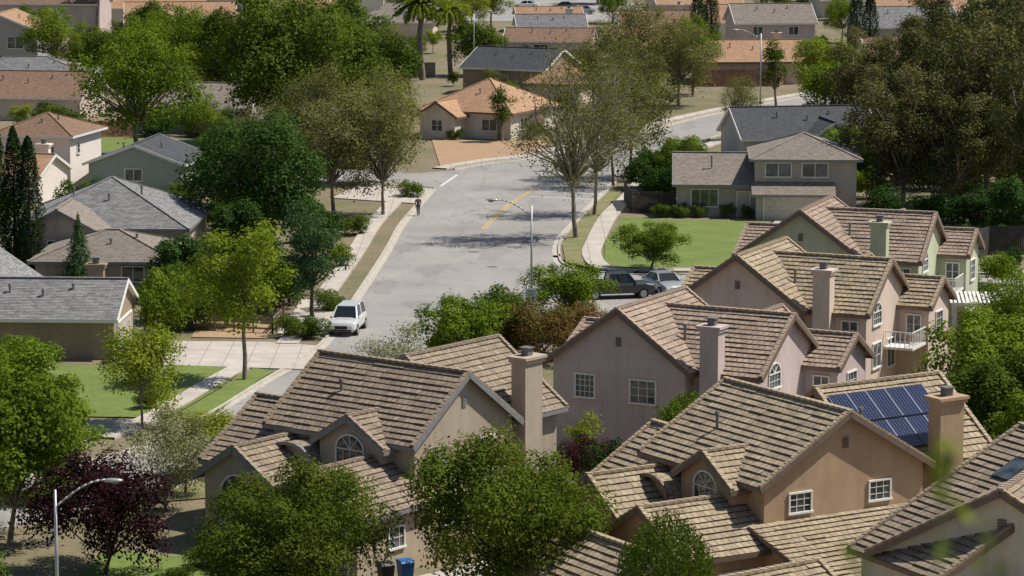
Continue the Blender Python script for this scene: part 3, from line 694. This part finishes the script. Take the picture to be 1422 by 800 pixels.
# ------------------------------------------------------------------ vehicles
def paint(name,c):
    m,nt,b=new_mat(name); b.inputs['Base Color'].default_value=(*c,1); b.inputs['Roughness'].default_value=.3; b.inputs['Metallic'].default_value=.2
    b.inputs['Coat Weight'].default_value=.6; return m
P_white=paint('car_paint_white',(.72,.72,.70)); P_dark=paint('car_paint_dark',(.03,.032,.035)); P_silver=paint('car_paint_silver',(.38,.39,.4)); P_blue=paint('car_paint_blue',(.02,.04,.10)); P_red=paint('car_paint_red',(.3,.02,.02))
M['carglass']=plain('car_glass',(.02,.025,.03),.05)
def car(name,loc,ang,kind,mat):
    e=empty(name,(*loc,.03),ang)
    W=.92
    if kind=='sedan': st=[(-2.3,.35,.72,.72),(-2.2,.28,.92,.85),(-1.5,.22,.98,W),(-.9,.22,.96,W),(.8,.22,.93,W),(1.6,.22,.85,W),(2.15,.25,.72,.85),(2.3,.35,.6,.7)]; cab=(-1.55,-.85,.35,1.05,.94,1.44)
    elif kind=='suv': st=[(-2.3,.4,.85,.78),(-2.25,.32,1.05,.9),(-1.5,.3,1.08,.96),(.8,.3,1.06,.96),(1.7,.3,1.0,.95),(2.2,.32,.88,.88),(2.32,.4,.72,.75)]; cab=(-2.2,-1.95,.35,1.05,1.05,1.76)
    else: st=[(-2.75,.5,1.0,.85),(-2.7,.42,1.08,.95),(-1.9,.38,1.1,.97),(.8,.38,1.1,.97),(2.0,.38,1.08,.96),(2.55,.4,.98,.92),(2.7,.5,.8,.8)]; cab=(-.75,-.6,.75,1.3,1.08,1.78)
    bm=bmesh.new(); prev=None
    for x,zl,zb,w in st:
        ring=[(x,-w*.9,zl),(x,-w,zl+.15),(x,-w,zb-.14),(x,-w*.92,zb-.02),(x,-w*.4,zb+.03),(x,w*.4,zb+.03),(x,w*.92,zb-.02),(x,w,zb-.14),(x,w,zl+.15),(x,w*.9,zl)]
        cur=[bm.verts.new(p) for p in ring]
        if prev:
            for i in range(10): bm.faces.new((prev[i],prev[(i+1)%10],cur[(i+1)%10],cur[i]))
        else: bm.faces.new(cur)
        prev=cur
    bm.faces.new(prev)
    rb,rt,ft,fb,zb,zt=cab; wb,wt=W*.88,W*.70
    box(bm,rt,ft,-wt,wt,zt-.05,zt)
    for s in(-1,1):
        for a,b in(((rb,zb),(rt,zt)),((fb,zb),(ft,zt)),(((rb+fb)/2-.1,zb),((rt+ft)/2-.05,zt))):
            beam(bm,(a[0],s*wb,a[1]-.02),(b[0],s*wt,b[1]-.03),.09,.07)
        beam(bm,(fb-.15,s*(wb+.18),zb+.02),(fb-.15,s*(wb+.02),zb+.02),.12,.14)
    if kind=='pickup':
        for s in(-1,1): beam(bm,(-2.65,s*.88,1.15),(-.8,s*.88,1.15),.1,.12)
        beam(bm,(-2.68,-.8,1.1),(-2.68,.8,1.1),.08,.2)
    o=obj_from_bm(bm,'body',mat,e)
    bv=o.modifiers.new('b','BEVEL'); bv.width=.03; bv.segments=2
    bm=bmesh.new()
    lo=[(rb,-wb),(fb,-wb),(fb,wb),(rb,wb)];hi=[(rt,-wt+.02),(ft,-wt+.02),(ft,wt-.02),(rt,wt-.02)]
    a=[bm.verts.new((x,y,zb-.05)) for x,y in lo];b=[bm.verts.new((x,y,zt-.04)) for x,y in hi]
    bm.faces.new(b)
    for i in range(4): bm.faces.new((a[i],a[(i+1)%4],b[(i+1)%4],b[i]))
    if kind=='pickup': box(bm,-2.6,-.85,-.8,.8,1.0,1.125)
    obj_from_bm(bm,'windows',M['carglass'],e)
    bm=bmesh.new(); ax=(-1.4,1.4) if kind!='pickup' else (-1.75,1.75); r=.33 if kind=='sedan' else .38
    for x in ax:
        for s in(-1,1):
            cyl(bm,(x,s*.70,r-.03),(x,s*.975,r-.03),r,r,20); cyl(bm,(x,s*.976,r-.03),(x,s*.985,r-.03),r*.62,r*.58,14,1)
    obj_from_bm(bm,'wheels',[M['black'],M['steel']],e)
    bm=bmesh.new(); xf=st[-1][0]; xr=st[0][0]; zf=st[-1][2]
    for s in(-1,1):
        box(bm,xf-.12,xf+.015,s*.62-.14,s*.62+.14,zf-.12,zf+.0,0); box(bm,xr-.015,xr+.08,s*.62-.1,s*.62+.1,st[0][2]-.2,st[0][2]-.02,1)
    box(bm,xf-.05,xf+.02,-.42,.42,zf-.22,zf-.02,2); box(bm,xf-.05,xf+.025,-.7,.7,zf-.36,zf-.25,2)
    obj_from_bm(bm,'lights_and_grille',[M['trim'],P_red,M['black']],e)
    return e
car('parked_suv',(-10.9,202.5),math.radians(-98),'suv',P_white)
car('parked_pickup_truck',(7.4,217),math.radians(12),'pickup',P_dark)
car('parked_car',(10.9,219.5),math.radians(-70),'sedan',P_silver)
car('parked_car',(2.5,545),math.radians(170),'sedan',P_white); car('parked_car',(9,541),math.radians(175),'sedan',P_dark)
car('parked_car',(-9,526),math.radians(200),'sedan',P_white); car('parked_suv',(-38,296),math.radians(20),'suv',P_blue)
car('parked_car',(12,530),math.radians(175),'sedan',P_silver)

def person(loc,ang):
    e=empty('pedestrian',(*loc,.02),ang)
    def skin(name,verts,edges,rad,mat,root=0):
        me=bpy.data.meshes.new(name); me.from_pydata(verts,edges,[]); me.materials.append(mat)
        o=bpy.data.objects.new(name,me); COL.objects.link(o); o.parent=e
        o.modifiers.new('s','SKIN'); sv=me.skin_vertices[0].data
        for i,r in enumerate(rad): sv[i].radius=(r,r)
        sv[root].use_root=True
        su=o.modifiers.new('u','SUBSURF'); su.levels=1; su.render_levels=2; return o
    sk=plain('skin',(.35,.2,.14),.6); sh=plain('shirt_dark',(.06,.06,.08),.9); tr=plain('trousers_blue',(.04,.05,.09),.9); hr=plain('hair_dark',(.02,.015,.01),.8)
    skin('torso',[(0,0,.95),(0,0,1.15),(0,0,1.38),(0,0,1.45),(.2,0,1.38),(.26,.05,1.12),(.24,.2,.92),(-.2,0,1.38),(-.27,-.04,1.12),(-.26,-.12,.88)],[(0,1),(1,2),(2,3),(2,4),(4,5),(5,6),(2,7),(7,8),(8,9)],[.15,.13,.15,.06,.06,.05,.035,.06,.05,.035],sh)
    skin('legs',[(0,0,.95),(.1,0,.88),(.11,.14,.5),(.11,.05,.1),(.11,.2,.05),(-.1,0,.88),(-.11,-.1,.5),(-.11,-.3,.14),(-.11,-.18,.04)],[(0,1),(1,2),(2,3),(3,4),(0,5),(5,6),(6,7),(7,8)],[.14,.1,.07,.045,.04,.1,.07,.045,.04],tr)
    skin('head',[(0,0,1.44),(0,.01,1.55),(0,.02,1.66)],[(0,1),(1,2)],[.05,.085,.09],sk)
    skin('hair',[(0,-.03,1.62),(0,-.02,1.7)],[(0,1)],[.09,.085],hr)
    for s,y,z in((.24,.2,.92),(-.26,-.12,.88)):
        skin('hand',[(s,y,z),(s,y+.02,z-.08),(s,y+.05,z-.15),(s+.02,y+.02,z-.15),(s-.02,y+.03,z-.15),(s,y+.08,z-.07)],[(0,1),(1,2),(1,3),(1,4),(1,5)],[.03,.035,.012,.012,.012,.012],sk)
person((-8.0,262),.3)

# ------------------------------------------------------------------ trees
def unit(a): return a/(np.linalg.norm(a,axis=1)[:,None]+1e-9)
def build_tree(name,C,Nn,S,R,bark_bm,leafmat,barkmat,asp=.6):
    n=unit(Nn); k=len(C); t=unit(np.cross(n,rng.normal(size=(k,3)))); b=np.cross(n,t); s=S[:,None]
    V=np.stack([C-t*s*.5,C-b*s*asp*.5,C+t*s*.5,C+b*s*asp*.5],axis=1).reshape(-1,3); nv=len(V); nf=len(C)
    bme=bpy.data.meshes.new('tmp'); bark_bm.to_mesh(bme); bark_bm.free()
    bv=np.zeros(len(bme.vertices)*3); bme.vertices.foreach_get('co',bv); bv=bv.reshape(-1,3)
    bf=[tuple(v+nv for v in p.vertices) for p in bme.polygons]
    bl=[len(p) for p in bf]; flat=[v for p in bf for v in p]
    allv=np.vstack([V,bv]) if len(bv) else V
    me=bpy.data.meshes.new(name)
    me.vertices.add(len(allv)); me.vertices.foreach_set('co',allv.astype(np.float32).ravel())
    loops=np.concatenate([np.arange(nv),np.array(flat,dtype=np.int64)]) if flat else np.arange(nv)
    tot=np.concatenate([np.full(nf,4),np.array(bl,dtype=np.int64)]) if bl else np.full(nf,4)
    start=np.concatenate([[0],np.cumsum(tot)[:-1]])
    me.loops.add(len(loops)); me.loops.foreach_set('vertex_index',loops.astype(np.int32))
    me.polygons.add(len(tot)); me.polygons.foreach_set('loop_start',start.astype(np.int32)); me.polygons.foreach_set('loop_total',tot.astype(np.int32))
    me.materials.append(leafmat); me.materials.append(barkmat)
    mi=np.concatenate([np.zeros(nf),np.ones(len(bl))]).astype(np.int32); me.polygons.foreach_set('material_index',mi)
    at=me.attributes.new('rnd','FLOAT','FACE'); at.data.foreach_set('value',np.concatenate([R,np.zeros(len(bl))]).astype(np.float32))
    me.update(calc_edges=True); me.validate(); bpy.data.meshes.remove(bme)
    return me
def limb(bm,p,q,r0,r1,bend=.12,n=3,sides=6):
    p=Vector(p);q=Vector(q);L=(q-p).length; prev=p
    for i in range(1,n+1):
        t=i/n; c=p.lerp(q,t)
        if i<n: c+=Vector((random.uniform(-1,1),random.uniform(-1,1),random.uniform(0,1)))*L*bend*.5
        cyl(bm,prev,c,r0+(r1-r0)*(i-1)/n,r0+(r1-r0)*t,sides,cap=False); prev=c
def broad(name,leaf,H=10,W=9,th=.28,lobes=26,leaves=11000,ls=.28,lr=(.2,.36),bark='bark',up=.45,twigs=0,tr=.022,core=.15,jit=.16,nr=.45,sep=.24):
    R=W/2; zb=H*th; cz=(zb+H)/2; Rz=(H-zb)/2
    bm=bmesh.new()
    fork=Vector((random.uniform(-.3,.3),random.uniform(-.3,.3),zb+Rz*.25)); limb(bm,(0,0,-.1),fork,H*tr,H*tr*.6,.05,3,8)
    cs=[];rs=[]; skew=rng.uniform(-.12,.12,size=2)
    for i in range(lobes):
        for _ in range(40):
            d=rng.normal(size=3); d/=np.linalg.norm(d); rad=rng.uniform(.45,.92)
            if i<lobes*.22: rad=rng.uniform(.1,.5)
            c=np.array([d[0]*R*rad+skew[0]*R,d[1]*R*rad+skew[1]*R,cz+d[2]*Rz*rad])
            if all(np.linalg.norm(c-o)>R*sep for o in cs): break
        r=R*rng.uniform(*lr); cs.append(c); rs.append(r)
        if i%2==0 or twigs: limb(bm,fork,c,H*tr*.42,H*tr*.12,.2,3,5)
        for k in range(twigs):
            dd=rng.normal(size=3); dd[2]=abs(dd[2])*.6; dd/=np.linalg.norm(dd); limb(bm,c,c+dd*r*1.2,H*tr*.13,.012,.15,2,3)
    cs=np.array(cs);rs=np.array(rs)
    w=rs**2*rng.uniform(.6,1.3,len(rs)); idx=rng.choice(len(cs),size=leaves,p=w/w.sum())
    d=unit(rng.normal(size=(leaves,3))); d[:,2]=np.where((d[:,2]<-.2)&(rng.random(leaves)<.6),-d[:,2],d[:,2])
    rad=np.where(rng.random(leaves)<core,rng.random(leaves)**.5,rng.uniform(.8,1.05,leaves))
    lob=rng.uniform(.75,1.25,size=(len(cs),3))
    C=cs[idx]+d*(rs[idx]*rad)[:,None]*lob[idx]+rng.normal(size=(leaves,3))*jit*rs[idx][:,None]
    C[:,2]=np.maximum(C[:,2],.15)
    Nn=d*.9+rng.normal(size=(leaves,3))*nr; Nn[:,2]+=up
    lobr=rng.random(len(cs)); Rn=np.clip(lobr[idx]*.45+rng.random(leaves)*.55,0,1)
    return build_tree(name,C,Nn,ls*rng.uniform(.6,1.3,leaves),Rn,bm,M[leaf],M[bark]),H,W
def column(name,leaf,H,W,leaves=6000,kind='cypress',ls=.16):
    bm=bmesh.new(); cyl(bm,(0,0,0),(0,0,H*.9),H*.018+.03,.02,6)
    z=rng.random(leaves)
    if kind=='cypress':
        prof=np.sin(np.clip(z,0,1)**.75*math.pi)**.55; prof=np.maximum(prof,.05)
        a=rng.random(leaves)*2*math.pi; r=W/2*prof*rng.uniform(.75,1.08,leaves)*(1+.14*np.sin(a*5+z*25)); zz=.3+z*(H-.3)
    else:
        z=1-np.sqrt(rng.random(leaves)); tiers=13
        a=rng.random(leaves)*2*math.pi; ph=(z*tiers)%1
        r=W/2*(1-z)*(1.05-.35*ph)*rng.uniform(.5,1.05,leaves)*(1+.22*np.sin(a*7+np.floor(z*tiers)*2.3)); zz=.6+z*(H-.6)-r*.15
        for i in range(60):
            t=random.random(); aa=random.random()*6.28; rr=W/2*(1-t)*.9; cyl(bm,(0,0,.7+t*(H-.8)),(rr*math.cos(aa),rr*math.sin(aa),.6+t*(H-.8)),.03,.01,3,cap=False)
    C=np.stack([r*np.cos(a),r*np.sin(a),zz],1); Nn=np.stack([np.cos(a),np.sin(a),np.full(leaves,.35)],1)+rng.normal(size=(leaves,3))*.4
    return build_tree(name,C,Nn,ls*rng.uniform(.6,1.4,leaves),rng.random(leaves),bm,M[leaf],M['barkd'],.5),H,W
def palm(name,H,W):
    bm=bmesh.new(); limb(bm,(0,0,0),(.2,.1,H*.8),.28,.2,.03,5,8); C=[];Nn=[];S=[]
    top=np.array([.2,.1,H*.8])
    for i in range(60):
        a=random.random()*6.28; el=random.uniform(-.9,1.3); L=W/2*random.uniform(.85,1.1)
        prev=top.copy(); d=np.array([math.cos(a)*math.cos(el),math.sin(a)*math.cos(el),math.sin(el)])
        for k in range(14):
            nx=prev+d*L/14; d=d+np.array([0,0,-.11]); d/=np.linalg.norm(d)
            side=np.cross(d,[0,0,1]); side/=np.linalg.norm(side)+1e-6
            for s in(-1,1):
                for q in range(3):
                    C.append(prev+(nx-prev)*q/3+side*s*.22+[0,0,-.06]); Nn.append(np.cross(d,side)*1+side*s*.5); S.append(.45)
            prev=nx
    C=np.array(C)+rng.normal(size=(len(C),3))*.04
    return build_tree(name,C,np.array(Nn)+rng.normal(size=(len(C),3))*.2,np.array(S),rng.random(len(C)),bm,M['lf_yel'],M['bark'],.25),H,W
def willow(name,leaf,H,W):
    bm=bmesh.new(); limb(bm,(0,0,0),(0,0,H*.75),.14,.08,.05); C=[]
    for i in range(460):
        a=random.random()*6.28; r=W/2*math.sqrt(random.random()); z=H*(1-.35*(r/(W/2))**2)+random.uniform(-.3,.1)
        L=random.uniform(.5,.85)*z
        for k in range(int(L/.09)): C.append((r*math.cos(a)*(1+.03*k*.1)+random.gauss(0,.05),r*math.sin(a)*(1+.03*k*.1)+random.gauss(0,.05),z-k*.09))
    C=np.array(C); Nn=rng.normal(size=C.shape); Nn[:,2]*=.3
    return build_tree(name,C,Nn,.15*rng.uniform(.6,1.3,len(C)),rng.random(len(C)),bm,M[leaf],M['bark'],.4),H,W
T={}
T['oak']=broad('oak_tree','lf_green',15,14,.12,60,27000,.36,(.15,.26),bark='barkd',jit=.2)
T['oak2']=broad('oak_tree','lf_green',10,9,.14,36,12000,.31,(.17,.3),jit=.2)
T['ash']=broad('ash_tree','lf_bright',13,12,.2,50,16000,.29,(.12,.23),core=.15,jit=.32,twigs=1)
T['dark']=broad('laurel_tree','lf_dark',10,11,.06,42,22000,.29,(.19,.3),bark='barkd')
T['dark2']=broad('laurel_tree','lf_dark',8,7,.08,24,8500,.3)
T['yel']=broad('locust_tree','lf_yel',9.8,6.3,.34,30,9000,.21,(.16,.28),twigs=2,core=.15,jit=.3,tr=.014)
T['yel2']=broad('maple_tree','lf_yel',5.6,5.4,.22,28,9000,.18,(.18,.3),jit=.28,tr=.014)
T['feather']=broad('honey_locust_tree','lf_olive',10.5,8.5,.16,42,11500,.2,(.14,.25),twigs=5,core=.3,jit=.42,tr=.016)
T['sparse']=broad('elm_tree','lf_olive',15.5,10,.16,54,8500,.18,(.12,.2),twigs=10,core=.35,jit=.5,tr=.013)
T['euc']=broad('eucalyptus_tree','lf_euc',16,11,.06,60,21000,.3,(.12,.24),twigs=2,core=.25,jit=.32,bark='bark')
T['maple']=broad('maple_tree','lf_maple',6.5,8.6,.10,64,44000,.165,(.17,.27),jit=.16,nr=.38,bark='barkd')
T['bright']=broad('camphor_tree','lf_bright',6,6,.08,34,13500,.19,(.17,.28),jit=.22)
T['purple']=broad('plum_tree','lf_purple',5,6.5,.05,34,15000,.17,(.18,.3),bark='barkd')
T['red']=broad('photinia_shrub','lf_red',4,5,.04,24,9000,.16,(.2,.32))
T['shrub']=broad('shrub','lf_green',2.6,3.6,.0,20,4500,.18,(.25,.38))
T['shrubd']=broad('shrub','lf_dark',2.6,3.6,.0,20,4500,.18,(.25,.38))
T['shrubb']=broad('shrub','lf_bright',2.6,3.6,.0,20,4500,.18,(.25,.38))
T['clip']=broad('clipped_hedge','lf_green',1.4,2.2,.0,14,6500,.1,(.4,.45),jit=.05)
T['silver']=broad('olive_shrub','lf_silver',4,4.5,.06,20,5500,.13,(.18,.3),twigs=5,jit=.4)
T['pine']=broad('pine_tree','lf_blue',7.8,4.8,.16,30,10000,.18,(.2,.32),bark='barkd',up=.5)
T['thin']=broad('young_tree','lf_yel',3.4,1.8,.3,10,1500,.13,(.25,.4),twigs=3,jit=.4,tr=.01)
T['tall']=broad('birch_tree','lf_green',8,2.8,.15,18,3000,.23,(.3,.45),jit=.3)
T['cyp']=column('cypress_tree','lf_cyp',10.5,1.8,8000)
T['conif']=column('spruce_tree','lf_blue',5.8,3.4,7000,'spruce',.15)
T['palm']=palm('palm_tree',12,6)
T['willow']=willow('willow_tree','lf_green',6.0,3.9)
placed=[]
def tree(kind,x,y,H,W,rz=None):
    me,h0,w0=T[kind]
    o=bpy.data.objects.new(me.name.split('.')[0],me); COL.objects.link(o)
    o.location=(x,y,gz(y)); o.rotation_euler=(0,0,random.random()*6.28 if rz is None else rz); o.scale=(W/w0*random.uniform(.95,1.05),W/w0*random.uniform(.95,1.05),H/h0)
    placed.append((x,y,W)); return o
for t in [
 ('oak',-23.3,320,17.5,15.5),('oak2',-14.5,331,12,11.5),('oak',-31,358,13,12),('oak2',-19,345,13.5,11),('oak2',-15.5,322,9,8.5),
 ('ash',-36.4,300,13.8,12.6),('dark',-20.6,242,10.8,12),('yel',-16.2,184.5,10,7),('pine',-13.6,208,8,5),('dark2',-19.5,228,6,6),
 ('feather',-15.2,262,10.6,9.2),('feather',-11.0,262,11,9.2),('feather',-18.5,279,11.5,9),('feather',-12,285,10.5,9),('feather',-22,268,9,7),('oak2',-24,262,7,7),
 ('sparse',5.2,248,16.4,10.5),('sparse',7.0,262.5,14,9),('feather',11.2,290,13,9),('sparse',9.3,283,13,8.5),
 ('feather',12,344,11,9),('feather',19.5,362,10.5,10),('feather',9.5,357,8.5,9),('feather',15,375,12,10),('ash',22,376,10,8),
 ('feather',23.8,324,6.8,5),('shrubb',17.4,303,2.6,4.3),('yel',35,347,9.5,8),('ash',39.5,356,8,8),
 ('euc',33.8,266,14,10),('euc',38,264,12,9),('euc',41.5,268,18.5,12),('euc',45,255,18,11),('euc',41,300,15.5,12),('euc',37,322,13,10),('euc',54,333,22,14),('euc',51,366,15,12),('euc',50,300,19,13),('euc',46,340,14,11),('euc',62,360,19,13),('dark2',36,285,8,8),('dark2',46,282,9,10),
 ('dark2',40,243,6,5.2),('shrubd',31.5,259,2.8,4.4),('shrubd',35,256,2.8,4.4),('dark2',38,250,4,6),('shrub',42,252,3,5),
 ('bright',3.7,206,4.3,6),('bright',10.4,230,3.9,5.6),('bright',-3.0,187.5,5,6),('oak2',-.4,191.5,4.9,5.6),('red',1.8,190,4.4,5.4),('red',4.4,193,3.8,4.2),
 ('silver',-6.6,177.5,4.2,5.4),('yel2',-20.7,170,5.8,6),('purple',-18.4,136,5.4,7.2),
 ('bright',-23.6,142,9.0,7.5),('ash',-26.5,146,8,8),('bright',-24.6,161,4,5),('bright',-27.5,169,5.5,6.2),('oak2',-23.2,126,5,4.5),('bright',-23.5,152,5,6),
 ('silver',-17.0,149,4.6,4.6),('feather',-16.5,153,4.6,4.8),('yel2',-15.5,157,3.5,4),
 ('maple',-9.5,129.0,6.2,8.2),('maple',.15,130.4,7.4,9.4),('willow',6.3,123.0,6.0,3.9),
 ('purple',3.4,153.5,2.8,3),('shrubd',5.0,147.5,3.6,3.8),('bright',5.0,142,3.0,3.2),('shrub',4.4,137,2.6,3),('thin',3.7,156,3.8,2),('bright',8.6,153,5.6,3.6),
 ('conif',-30.6,216.5,6.2,3.5),('cyp',-37.3,222,12,2.1),('cyp',-36.1,223,11.6,2.0),('cyp',-34.9,222,11,2.0),('cyp',-38.5,223,11.6,2.1),
 ('shrubb',-22.9,200.5,3.4,4.2),('shrub',-21.3,203.5,3.2,4),('shrubb',-19.2,204.5,3,3.6),('shrub',-22,210,4,4.4),('bright',-17.5,209,4.2,4.6),('dark2',-23,216,5,5),('shrub',-16.5,214,3,4),('bright',-19.5,214,4,5),('shrubb',-23.5,206,3.6,4),
 ('clip',-13.4,199.8,1.5,2.5),('clip',-12.6,211,1.5,2.3),('clip',-14.6,200.5,1.4,2),
 ('bright',26.4,168,7.5,7.5),('oak2',24.8,161,6,6.5),('ash',29.8,177,8,7.5),('bright',27,152,6,6),('dark2',32,188,5,5),('oak2',33.5,165,9,8),('shrubb',22.5,170,3,4),('bright',24,146,5,5),('oak2',29,160,7,7),
 ('palm',-11.5,398,12.5,9),('palm',-8.0,404,11,7.5),('oak2',-4.5,404,8,8),('palm',-30,470,11,6),('palm',-64,478,12,7),('dark2',-14,392,5,8),
 ('ash',-59,400,9.5,9),('oak2',-50,428,9,9),('ash',-47,398,9,8),('oak2',-66,432,8,8),('ash',-40,380,11,10),('oak2',-30,400,11,10),('oak2',-22,380,13,12),('ash',-44,358,8,8),
 ('tall',30.6,358,8.5,3),('shrubd',11.8,281,3.4,4.4),('shrubd',14.5,276,3.2,4),('oak2',15,281,5,5),('shrub',13.5,264.8,1.6,2),('shrub',12.6,261.2,1.3,1.8),
 ('shrubd',-31,176,2.4,3),('shrubd',-28,175,2.2,3),('shrubd',-26,174.6,2,2.4),('bright',-30,184,3,4),
 ('shrub',-8.9,275,1.6,2.6),('shrubd',-33,288,3,4),('oak2',-26,290,6,7),('oak2',-45,306,6,7),('ash',-31,312,6,6),('shrubd',-38,328,2.4,5),('shrubd',-33,328,2.4,5),
 ('shrubb',-18,222,2.4,3),('shrubb',-12.9,232,1.8,2.4),('dark2',-15,236,5,5),('shrub',-13,250,1.8,3),
 ('cyp',27,450,9,2.4),('cyp',29,451,9,2.4),('cyp',48,432,10,2.4),('cyp',50,433,9,2.4),
 ('shrub',2.2,325.5,1.6,2),('tall',-1,322,6,2.4),('shrub',-6,324,1.3,2),
 ('shrub',-14,137.5,1.3,2),('shrub',-12.8,136.7,1.1,1.8),
]: tree(*t)
occ=[(-69,420,9),(-58,371,12),(-55,352,11),(-34,335,8),(-49,463,10),(-34,445,9),(-72,485,9),(-58,505,9),(-35,495,9),(-18,475,8),(-4,334,10),(0,384,8),(5,366,5),(5,437,8),(6,462,8),(6,487,8),
     (29,305,10),(30,396,9),(36,432,9),(57,445,9),(63,480,9),(37,470,9),(53,400,9),(31,515,9),(21,460,8),(19,420,8),(-30,535,9),(79,435,9)]
roadpts=[(p.x,p.y) for p in smooth_pl([(-3,290),(3,300),(12,316),(18,331),(26,350),(38,368),(50,385),(90,438)],6)]
cnt=0
for _ in range(9000):
    y=random.uniform(330,640); x=random.uniform(-.18*y,.18*y)
    if any((x-a)**2+(y-b)**2<(r)**2 for a,b,r in occ): continue
    if any((x-a)**2+(y-b)**2<64 for a,b in roadpts): continue
    if -3<x<13 and 425<y<600: continue
    if any((x-a)**2+(y-b)**2<(w*.5)**2+9 for a,b,w in placed if b>325): continue
    k=random.choice(['oak2','ash','oak2','feather','dark2','dark2','bright','yel','feather'])
    low=any(abs(x-a*y/b)<r+1 and 0<b-y<r+40 for a,b,r in occ) or (-16<x<12 and y<440)
    H=random.uniform(2,3.6) if low else random.uniform(4.5,8.5)
    tree(k,x,y,H,H*random.uniform(.85,1.2)); cnt+=1
    if cnt>190: break
rects=[(-40,-23,216,247),(-50,-28,270,292),(-47,-33,296,323),(13,30,258,272),(18.8,27,229,259),(22,37,296,312),(-36,-24,190,200),(1,8,205,300),(27,35,195,203)]
def inr(x,y,m=0): return any(a-m<x<b+m and c-m<y<d+m for a,b,c,d in rects)
def scatter(n,x0,x1,y0,y1,kinds,hr,rr=(1.1,1.5)):
    for _ in range(n):
        x=random.uniform(x0,x1); y=random.uniform(y0,y1)
        if inr(x,y): continue
        if any((x-p.x)**2+(y-p.y)**2<16 for p in Lk) : continue
        H=random.uniform(*hr); tree(random.choice(kinds),x,y,H,H*random.uniform(*rr))
scatter(46,-50,-15,203,300,['shrub','shrubd','shrubb','oak2','dark2'],(1.5,4.0))
scatter(24,30,48,262,330,['shrub','shrubd','shrubb','dark2'],(2,5))
scatter(20,27.5,44,190,256,['shrub','shrubd','shrubb'],(1.2,2.4))
scatter(10,25,40,150,186,['shrub','shrubd','shrubb','oak2'],(1.5,4))
scatter(16,-42,-21,164,176,['shrubb','shrub','shrubd'],(1,2.2))
scatter(12,-27,-21.5,120,130,['shrubb','shrub','bright'],(1.5,3))
scatter(8,-15,-11,129,134,['shrubb','shrub'],(.7,1.3))
scatter(14,12,29,273,294,['shrub','shrubd','shrubb'],(1.5,3.2))
scatter(14,-4.5,4,193,204,['shrub','shrubb','silver'],(1,2.2))
for x,y in((14.5,261),(16,260.9),(18.3,260.8),(20.0,260.6),(-24,217.3),(-27,217),(-32.5,217)): tree('shrub',x,y,random.uniform(.8,1.3),random.uniform(1.2,1.8))

# slender shrub growing on the hillside close to the viewpoint (out of focus)
def twig_shrub(base,tips):
    bm=bmesh.new(); C=[]
    for tx,ty,tz,n in tips:
        limb(bm,base,(tx,ty,tz),.006,.002,.02,6,5)
        for i in range(n):
            k=abs(random.gauss(0,.09))
            C.append((tx+random.gauss(0,.009)+(base[0]-tx)*k*.3,ty+random.gauss(0,.02),tz-k+random.gauss(0,.006)))
    C=np.array(C)
    me=build_tree('hillside_shrub',C,rng.normal(size=C.shape)*.7+[0,-.6,.6],.026*rng.uniform(.7,1.2,len(C)),rng.random(len(C)),bm,M['lf_bright'],M['bark'],.6)
    o=bpy.data.objects.new('hillside_shrub',me); COL.objects.link(o)
twig_shrub((.68,4.2,29.3),[(.585,4.1,33.17,44),(.63,4.0,33.08,14)])
twig_shrub((.56,4.3,29.2),[(.465,4.05,33.02,12)])

e=empty('pergola',(28.6,197,0),-.1); bm=bmesh.new()
for x in(0,5):
    for y in(0,4): beam(bm,(x,y,0),(x,y,2.6),.15,.15)
for y in(0,4): beam(bm,(-.3,y,2.66),(5.3,y,2.66),.1,.2)
for i in range(22): beam(bm,(-.3+i*.267,-.5,2.85),(-.3+i*.267,4.5,2.85),.16,.06)
obj_from_bm(bm,'slats',M['trim'],e)

# ------------------------------------------------------------------ light, sky, camera
az=Vector((.985,.17)); el=math.radians(56)
sd=Vector((az.x*math.cos(el),az.y*math.cos(el),math.sin(el)))
L=bpy.data.lights.new('sun','SUN'); L.energy=5.0; L.angle=math.radians(.5); L.color=(1,.945,.85)
o=bpy.data.objects.new('sun',L); COL.objects.link(o); o.rotation_euler=sd.to_track_quat('Z','Y').to_euler()
w=bpy.data.worlds.new('World'); sc.world=w; w.use_nodes=True; nt=w.node_tree
sky=nt.nodes.new('ShaderNodeTexSky'); sky.sky_type='NISHITA'; sky.sun_disc=False; sky.sun_elevation=el; sky.sun_rotation=math.atan2(az.x,az.y)
bg=nt.nodes['Background']; bg.inputs[1].default_value=.085; nt.links.new(sky.outputs[0],bg.inputs[0])
cam=bpy.data.cameras.new('camera'); co=bpy.data.objects.new('camera',cam); COL.objects.link(co)
cam.lens=36*4300/1422; cam.sensor_width=36; cam.clip_end=6000; cam.clip_start=.1
cam.dof.use_dof=True; cam.dof.focus_distance=170; cam.dof.aperture_fstop=4.8
co.location=(0,0,34); co.rotation_euler=(math.radians(90)-math.atan(660/4300),0,0)
sc.camera=co
sc.view_settings.view_transform='Standard'
